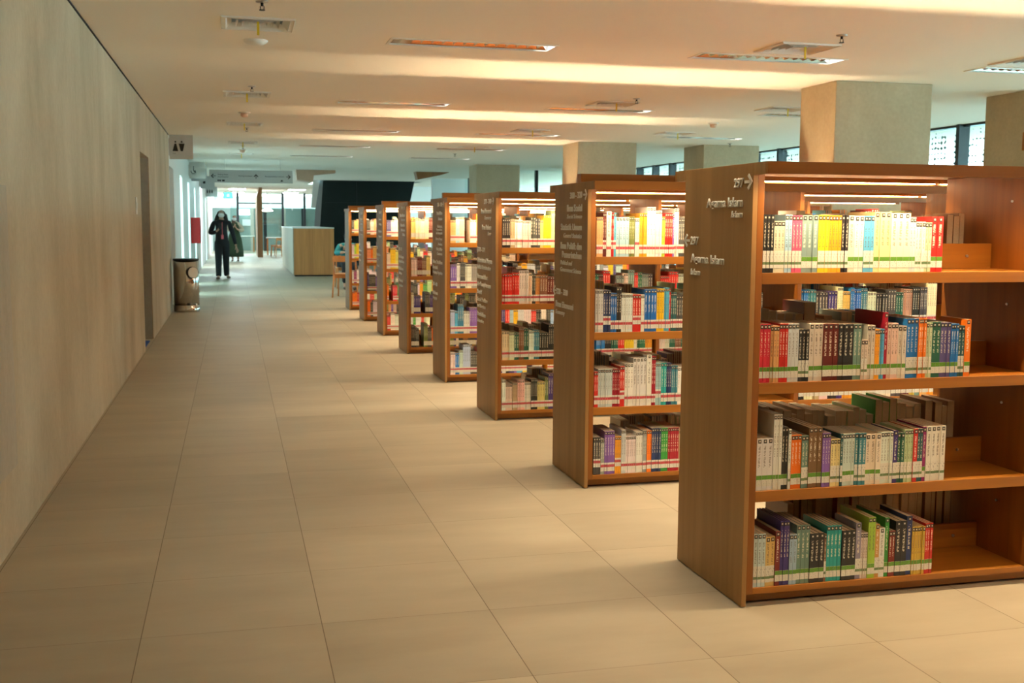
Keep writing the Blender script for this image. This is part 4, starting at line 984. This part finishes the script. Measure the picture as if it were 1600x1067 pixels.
def chair(label, loc, rz, group):
    t = thing('chair', label, 'chair', loc, rz, group)
    sw = .225
    for sx in (-1, 1):
        bm = bmesh.new(); cyl(bm, (sx*(sw+.012), -.235, 0), (sx*(sw-.015), -.20, .42), .013, .018, n=10)
        cyl(bm, (sx*(sw-.015), -.20, .42), (sx*(sw-.02), -.245, .74), .018, .014, n=10); obj('leg', bm, M['counter'], t)
        bm = bmesh.new(); cyl(bm, (sx*(sw+.005), .225, 0), (sx*(sw-.015), .20, .415), .013, .018, n=10); obj('leg', bm, M['counter'], t)
    bxo('seat', M['counter'], t, -sw, sw, -.22, .23, .4155, .445, bevel=.008)
    bm = bmesh.new(); n = 8
    for i in range(n):
        x0 = -sw+2*sw*i/n; x1 = -sw+2*sw*(i+1)/n
        c0 = -.245-.03*(1-(2*i/n-1)**2); 
        box(bm, x0, x1+.0003, c0-.010, c0+.010, .665, .775)
    obj('backrest', bm, M['counter'], t)
    bxo('apron', M['counter'], t, -sw+.02, sw-.02, -.19, -.17, .36, .415)
    return t
ch = chair('light wooden chair beside the farthest bookcase, seen from behind', (2.06, 20.72, 0), math.radians(-18), 'wooden chairs')
ch2 = chair('wooden chair facing the camera, seating the reader behind the farthest bookcase', (2.34, 23.62, 0), math.radians(180), 'wooden chairs')
def table(label, loc, w_, d_, group='pale tables'):
    t = thing('table', label, 'table', loc, 0, group)
    bxo('tabletop', M['desk'], t, -w_/2, w_/2, -d_/2, d_/2, .705, .735, bevel=.003)
    for sx in (-1, 1):
        for sy in (-1, 1):
            bxo('leg', M['counter'], t, sx*(w_/2-.05)-.02, sx*(w_/2-.05)+.02, sy*(d_/2-.05)-.02, sy*(d_/2-.05)+.02, 0, .7045)
    return t
table('pale reading table behind the farthest bookcase', (3.30, 22.3, 0), 1.3, 1.2)
table('white table far back, between the timber fin and the counter', (1.95, 47.6, 0), 1.2, .8)
table('white table far back, left of the timber fin', (.62, 52.6, 0), .7, 1.4)
for l, p, rz in (('chair at the far table, left of the counter', (1.75, 44.6, 0), .4), ('chair at the far table, half hidden by the counter', (1.78, 46.5, 0), 1.2)):
    c2 = copy_tree(ch); c2.location = p; c2.rotation_euler = (0, 0, rz); tag(c2, l, 'chair', 'wooden chairs')
t = thing('pendant_lamp', 'glowing flat pendant lamp right of the timber fin, far back', 'lamp', (1.45, 49.0, 1.88))
bm = bmesh.new(); lathe(bm, [(.02, .10), (.09, .08), (.24, .0), (.22, -.03), (.05, -.04)], 28); obj('lamp_shade', bm, M['warmlamp'], t)
bm = bmesh.new(); cyl(bm, (0, 0, .10), (0, 0, ZC-1.88-.001), .006, n=8); obj('cord', bm, M['dark'], t)
# cool white ceiling panels added to bring cool light to the far end
for x, y, l in ((0.0, 36.0, 'first'), (0.2, 47.0, 'second'), (2.6, 47.0, 'third'), (2.6, 52.0, 'fourth'), (0.2, 53.0, 'fifth')):
    t = thing('fill_panel_light', 'added cool white fill panel on the ceiling, %s of those beyond the hanging board' % l, 'ceiling light', (x, y, ZC), group='added cool white fill panels')
    bxo('frame', M['whitemat'], t, -.36, .36, -.66, .66, -.010, -.0005)
    bxo('lit_panel', M['cool'], t, -.33, .33, -.63, .63, -.014, -.0105)

# ------------------------------------------------------------------ people
def skin_mesh(name, pts, edges, mat, parent, sub=1, root=0):
    me = bpy.data.meshes.new(name); bm = bmesh.new(); sk = bm.verts.layers.skin.verify()
    vs = []
    for (x, y, z, r) in pts:
        v = bm.verts.new((x, y, z)); rr = r if isinstance(r, tuple) else (r, r); v[sk].radius = rr; vs.append(v)
    for a, b in edges: bm.edges.new((vs[a], vs[b]))
    vs[root][sk].use_root = True
    bm.to_mesh(me); bm.free(); me.materials.append(mat)
    o = bpy.data.objects.new(name, me); C.objects.link(o); o.parent = parent
    m = o.modifiers.new('skin', 'SKIN'); m.use_smooth_shade = True; m.branch_smoothing = .6
    s = o.modifiers.new('sub', 'SUBSURF'); s.levels = sub; s.render_levels = sub
    return o
def ellipsoid(name, c, r, mat, parent, seg=18, rings=12, cut=None):
    bm = bmesh.new(); bmesh.ops.create_uvsphere(bm, u_segments=seg, v_segments=rings, radius=1)
    if cut: bmesh.ops.delete(bm, geom=[v for v in bm.verts if cut(v.co)], context='VERTS')
    for v in bm.verts: v.co = Vector((v.co.x*r[0]+c[0], v.co.y*r[1]+c[1], v.co.z*r[2]+c[2]))
    for f in bm.faces: f.smooth = True
    return obj(name, bm, mat, parent)
def hand_pts(pts, edges, wrist, d, side, k=1.0):
    """palm and five fingers grown from the wrist index; d = pointing direction, side = thumb side"""
    W = Vector(pts[wrist][:3]); d = Vector(d).normalized(); s = Vector(side).normalized(); nrm = d.cross(s)
    base = len(pts); pts.append((*(W+d*.045), (.030*k, .018*k))); edges.append((wrist, base))
    pts.append((*(W+d*.085), (.034*k, .016*k))); edges.append((base, base+1))
    for j, (o, ln) in enumerate(((.030, .070), (.010, .078), (-.010, .072), (-.029, .056))):
        i0 = len(pts); p = W+d*.10+s*o; pts.append((*p, .010*k)); edges.append((base+1, i0))
        p2 = p+d*ln*.55+nrm*.010; pts.append((*p2, .009*k)); edges.append((i0, i0+1))
        p3 = p2+d*ln*.38+nrm*.022; pts.append((*p3, .0075*k)); edges.append((i0+1, i0+2))
    i0 = len(pts); p = W+d*.055+s*.040; pts.append((*p, .012*k)); edges.append((base, i0))
    p2 = p+d*.035+s*.020+nrm*.012; pts.append((*p2, .010*k)); edges.append((i0, i0+1))
def face(parent, hx, hy, hz, mat_mask, k=1.0):
    """eyes, brows and mask on a head looking to -y"""
    for s in (-1, 1):
        ellipsoid('eye', (hx+s*.032, hy-.088, hz+.008), (.013, .008, .007), M['whitemat'], parent, 10, 8)
        ellipsoid('pupil', (hx+s*.032, hy-.0945, hz+.008), (.0055, .003, .0055), M['black'], parent, 8, 6)
        bm = bmesh.new(); box(bm, hx+s*.032-.018, hx+s*.032+.018, hy-.098, hy-.088, hz+.026, hz+.032); obj('eyebrow', bm, M['hair'], parent)
    o = ellipsoid('face_mask', (hx, hy-.045, hz-.055), (.075, .072, .055), mat_mask, parent)
    return o
# walking woman with phone
t = thing('person', 'person walking toward the camera in black, white mask, red lanyard, looking at a phone', 'person', (-.27, 27.9, 0))
pts = [(0, 0, .95, (.09, .06)), (0, 0, 1.10, (.09, .06)), (0, 0, 1.27, (.11, .07)), (0, 0, 1.39, (.10, .065)), (0, -.01, 1.46, .048), (0, -.02, 1.53, (.068, .078)), (0, -.025, 1.61, (.074, .088)), (0, -.015, 1.675, (.050, .060)),
       (-.17, 0, 1.375, .055), (-.265, -.03, 1.12, .045), (-.16, -.21, 1.13, .034), (-.075, -.235, 1.19, .026),
       (.17, 0, 1.375, .055), (.255, .02, 1.11, .043), (.315, -.05, .88, .033), (.34, -.065, .80, .025),
       (-.09, 0, .86, .06), (-.085, -.08, .48, .045), (-.09, -.18, .10, .040), (-.10, -.25, .035, .034), (-.115, -.34, .022, .022),
       (.09, 0, .86, .06), (.085, .06, .50, .045), (.115, .24, .13, .040), (.125, .20, .06, .034), (.155, .11, .03, .022)]
ed = [(0, 1), (1, 2), (2, 3), (3, 4), (4, 5), (5, 6), (6, 7), (3, 8), (8, 9), (9, 10), (10, 11), (3, 12), (12, 13), (13, 14), (14, 15), (0, 16), (16, 17), (17, 18), (18, 19), (19, 20), (0, 21), (21, 22), (22, 23), (23, 24), (24, 25)]
hand_pts(pts, ed, 11, (.5, -.15, .8), (0, -.3, .5), .9); hand_pts(pts, ed, 15, (.25, -.15, -.95), (-.7, -.6, 0), .9)
skin_mesh('body', pts, ed, M['skin'], t, 1)
jp = [(0, 0, .76, (.155, .115)), (0, 0, .90, (.17, .125)), (0, 0, 1.08, (.155, .115)), (0, 0, 1.27, (.175, .12)), (0, 0, 1.385, (.135, .095)), (0, -.005, 1.46, (.070, .065)), (-.175, 0, 1.375, .075), (-.275, -.03, 1.10, .064), (-.15, -.205, 1.135, .048), (-.11, -.225, 1.165, .042),
      (.175, 0, 1.375, .075), (.262, .02, 1.11, .062), (.318, -.05, .88, .047), (.33, -.06, .83, .043)]
skin_mesh('jacket', jp, [(0, 1), (1, 2), (2, 3), (3, 4), (4, 5), (4, 6), (6, 7), (7, 8), (8, 9), (4, 10), (10, 11), (11, 12), (12, 13)], M['navy'], t, 2)
for sx, ky, ay in ((-.085, -.08, -.18), (.09, .06, .24)):
    tp = [(sx*.75, 0, .97, (.085, .105)), (sx*.9, 0, .85, (.105, .115)), (sx, ky*.5, .66, (.10, .10)), (sx, ky, .46, (.085, .085)), (sx*1.05, ay, .10, (.075, .072)), (sx*1.06, ay*1.05, .06, (.075, .072))]
    skin_mesh('trouser_leg', tp, [(a, a+1) for a in range(5)], M['navy'], t, 2)
hp = [(0, .02, 1.69, (.085, .085)), (0, .055, 1.60, (.105, .075)), (-.085, .02, 1.55, .048), (-.125, .01, 1.43, .050), (-.13, -.02, 1.34, .030), (.085, .02, 1.55, .048), (.12, .01, 1.42, .050), (.12, -.02, 1.33, .028), (0, .07, 1.46, (.12, .07)), (0, .075, 1.34, (.11, .05))]
skin_mesh('hair', hp, [(0, 1), (1, 8), (8, 9), (1, 2), (2, 3), (3, 4), (1, 5), (5, 6), (6, 7)], M['hair'], t, 2)
face(t, 0, -.025, 1.60, M['mask'])
for sx, y in ((-.105, -.285), (.14, .145)):
    ellipsoid('sandal', (sx, y, .028), (.052, .135, .028), M['brown'], t)
bm = bmesh.new(); box(bm, .012, .024, -.142, -.139, 1.06, 1.38); box(bm, -.010, .046, -.152, -.146, .97, 1.07)
obj('lanyard', bm, M['pink'], t)['label'] = 'red lanyard with a badge'
t2 = thing('smartphone', 'dark smartphone held up at the chest by the person in black', 'phone', (-.30, 27.585, 1.235))
bm = bmesh.new(); box(bm, -.035, .040, -.008, 0, -.03, .12); obj('case', bm, M['dark'], t2, bevel=.003)
bm = bmesh.new(); box(bm, -.031, .036, .0005, .002, -.024, .114); obj('screen', bm, M['dark'], t2)
# second person in green
t = thing('person', 'person in a long green dress, beige cardigan and dark headscarf, walking behind', 'person', (.055, 40.2, 0))
pts = [(0, 0, .92, (.13, .10)), (0, 0, 1.08, (.12, .09)), (0, 0, 1.24, (.14, .09)), (0, 0, 1.34, (.10, .07)), (0, -.01, 1.41, .046), (0, -.02, 1.48, (.066, .075)), (0, -.02, 1.55, (.07, .085)), (0, -.01, 1.60, .05),
       (-.165, 0, 1.33, .05), (-.23, -.06, 1.09, .042), (-.10, -.23, 1.12, .032), (-.05, -.25, 1.17, .025), (.165, 0, 1.33, .05), (.25, -.04, 1.08, .042), (.12, -.23, 1.11, .032), (.06, -.25, 1.16, .025),
       (-.08, 0, .85, .085), (-.08, -.03, .45, .055), (-.09, -.08, .08, .036), (-.10, -.19, .03, .024), (.08, 0, .85, .085), (.09, .03, .45, .055), (.10, .04, .08, .036), (.11, -.07, .03, .024)]
ed = [(0, 1), (1, 2), (2, 3), (3, 4), (4, 5), (5, 6), (6, 7), (3, 8), (8, 9), (9, 10), (10, 11), (3, 12), (12, 13), (13, 14), (14, 15), (0, 16), (16, 17), (17, 18), (18, 19), (0, 20), (20, 21), (21, 22), (22, 23)]
hand_pts(pts, ed, 11, (.4, -.2, .7), (0, -.5, .4), .9); hand_pts(pts, ed, 15, (-.4, -.2, .7), (0, -.5, .4), .9)
skin_mesh('body', pts, ed, M['skin'], t, 1)
bm = bmesh.new()
prof = [(.30, .16), (.29, .40), (.235, .80), (.165, 1.02), (.15, 1.12), (.172, 1.26), (.12, 1.37)]
lathe(bm, prof, 28)
for v in bm.verts:
    v.co.y *= .72; a = math.atan2(v.co.y, v.co.x); v.co *= 1; v.co.x *= 1+.04*math.sin(7*a)*(1.2-min(1.2, v.co.z)); 
obj('dress', bm, M['green'], t)
cp = [(0, .01, 1.10, (.165, .11)), (0, .01, 1.25, (.175, .115)), (0, 0, 1.335, (.13, .09)), (-.17, 0, 1.325, .072), (-.25, -.05, 1.09, .078), (-.12, -.20, 1.11, .05), (.17, 0, 1.325, .072), (.275, -.03, 1.08, .090), (.15, -.20, 1.09, .055), (0, 0, 1.405, (.075, .06))]
skin_mesh('cardigan', cp, [(2, 9), (0, 1), (1, 2), (2, 3), (3, 4), (4, 5), (2, 6), (6, 7), (7, 8)], M['beige'], t, 2)
hp = [(0, .015, 1.61, (.082, .085)), (0, .045, 1.53, (.095, .075)), (0, .05, 1.42, (.11, .075)), (0, -.09, 1.33, (.10, .04)), (-.075, -.01, 1.45, .035), (.075, -.01, 1.45, .035)]
skin_mesh('headscarf', hp, [(0, 1), (1, 2), (2, 4), (4, 3), (2, 5)], M['brown'], t, 2)
face(t, 0, -.02, 1.53, M['mask'])
for sx, y in ((-.098, -.14), (.105, -.02)):
    ellipsoid('shoe', (sx, y, .026), (.042, .12, .026), M['brown'], t)
# seated reader mostly hidden behind the farthest bookcase
t = thing('person', 'seated person with black hair and blue mask in teal, half hidden by farthest bookcase', 'person', (2.34, 23.45, 0))
pts = [(0, .12, .53, (.15, .12)), (0, .08, .68, (.13, .10)), (0, .0, .82, (.15, .10)), (0, -.05, .92, (.11, .08)), (0, -.07, .98, .046), (0, -.09, 1.04, (.066, .075)), (0, -.10, 1.10, (.07, .085)), (0, -.09, 1.15, .05),
       (-.17, -.04, .90, .052), (-.25, -.20, .74, .043), (-.16, -.42, .765, .033), (-.13, -.47, .775, .025), (.17, -.04, .90, .052), (.25, -.20, .74, .043), (.16, -.42, .765, .033), (.13, -.47, .775, .025),
       (-.09, .02, .53, .085), (-.10, -.36, .52, .06), (-.10, -.38, .09, .04), (-.10, -.50, .035, .028), (.09, .02, .53, .085), (.10, -.36, .52, .06), (.10, -.38, .09, .04), (.10, -.50, .035, .028)]
ed = [(0, 1), (1, 2), (2, 3), (3, 4), (4, 5), (5, 6), (6, 7), (3, 8), (8, 9), (9, 10), (10, 11), (3, 12), (12, 13), (13, 14), (14, 15), (0, 16), (16, 17), (17, 18), (18, 19), (0, 20), (20, 21), (21, 22), (22, 23)]
hand_pts(pts, ed, 11, (.3, -.9, -.05), (.8, .2, .1), .9); hand_pts(pts, ed, 15, (-.3, -.9, -.05), (-.8, .2, .1), .9)
skin_mesh('body', pts, ed, M['skin'], t, 1)
cp = [(0, .12, .53, (.17, .14)), (0, .08, .68, (.16, .12)), (0, 0, .82, (.175, .12)), (0, -.05, .915, (.13, .09)), (-.175, -.04, .895, .07), (-.255, -.20, .74, .06), (-.17, -.40, .765, .046), (.175, -.04, .895, .07), (.255, -.20, .74, .06), (.17, -.40, .765, .046), (0, -.065, .985, (.07, .06))]
skin_mesh('shirt', cp, [(3, 10), (0, 1), (1, 2), (2, 3), (3, 4), (4, 5), (5, 6), (3, 7), (7, 8), (8, 9)], M['teal'], t, 2)
cp = [(0, .10, .53, (.165, .12)), (-.09, .02, .53, .095), (-.10, -.37, .525, .075), (-.10, -.385, .12, .06), (.09, .02, .53, .095), (.10, -.37, .525, .075), (.10, -.385, .12, .06)]
skin_mesh('trousers', cp, [(0, 1), (1, 2), (2, 3), (0, 4), (4, 5), (5, 6)], M['navy'], t, 2)
hp = [(0, -.06, 1.165, (.08, .085)), (0, -.02, 1.10, (.085, .06)), (0, -.01, 1.03, (.07, .05))]
skin_mesh('hair', hp, [(0, 1), (1, 2)], M['hair'], t, 2)
face(t, 0, -.10, 1.09, M['maskblue'])
for sx in (-.10, .10): ellipsoid('shoe', (sx, -.47, .033), (.045, .13, .032), M['brown'], t)
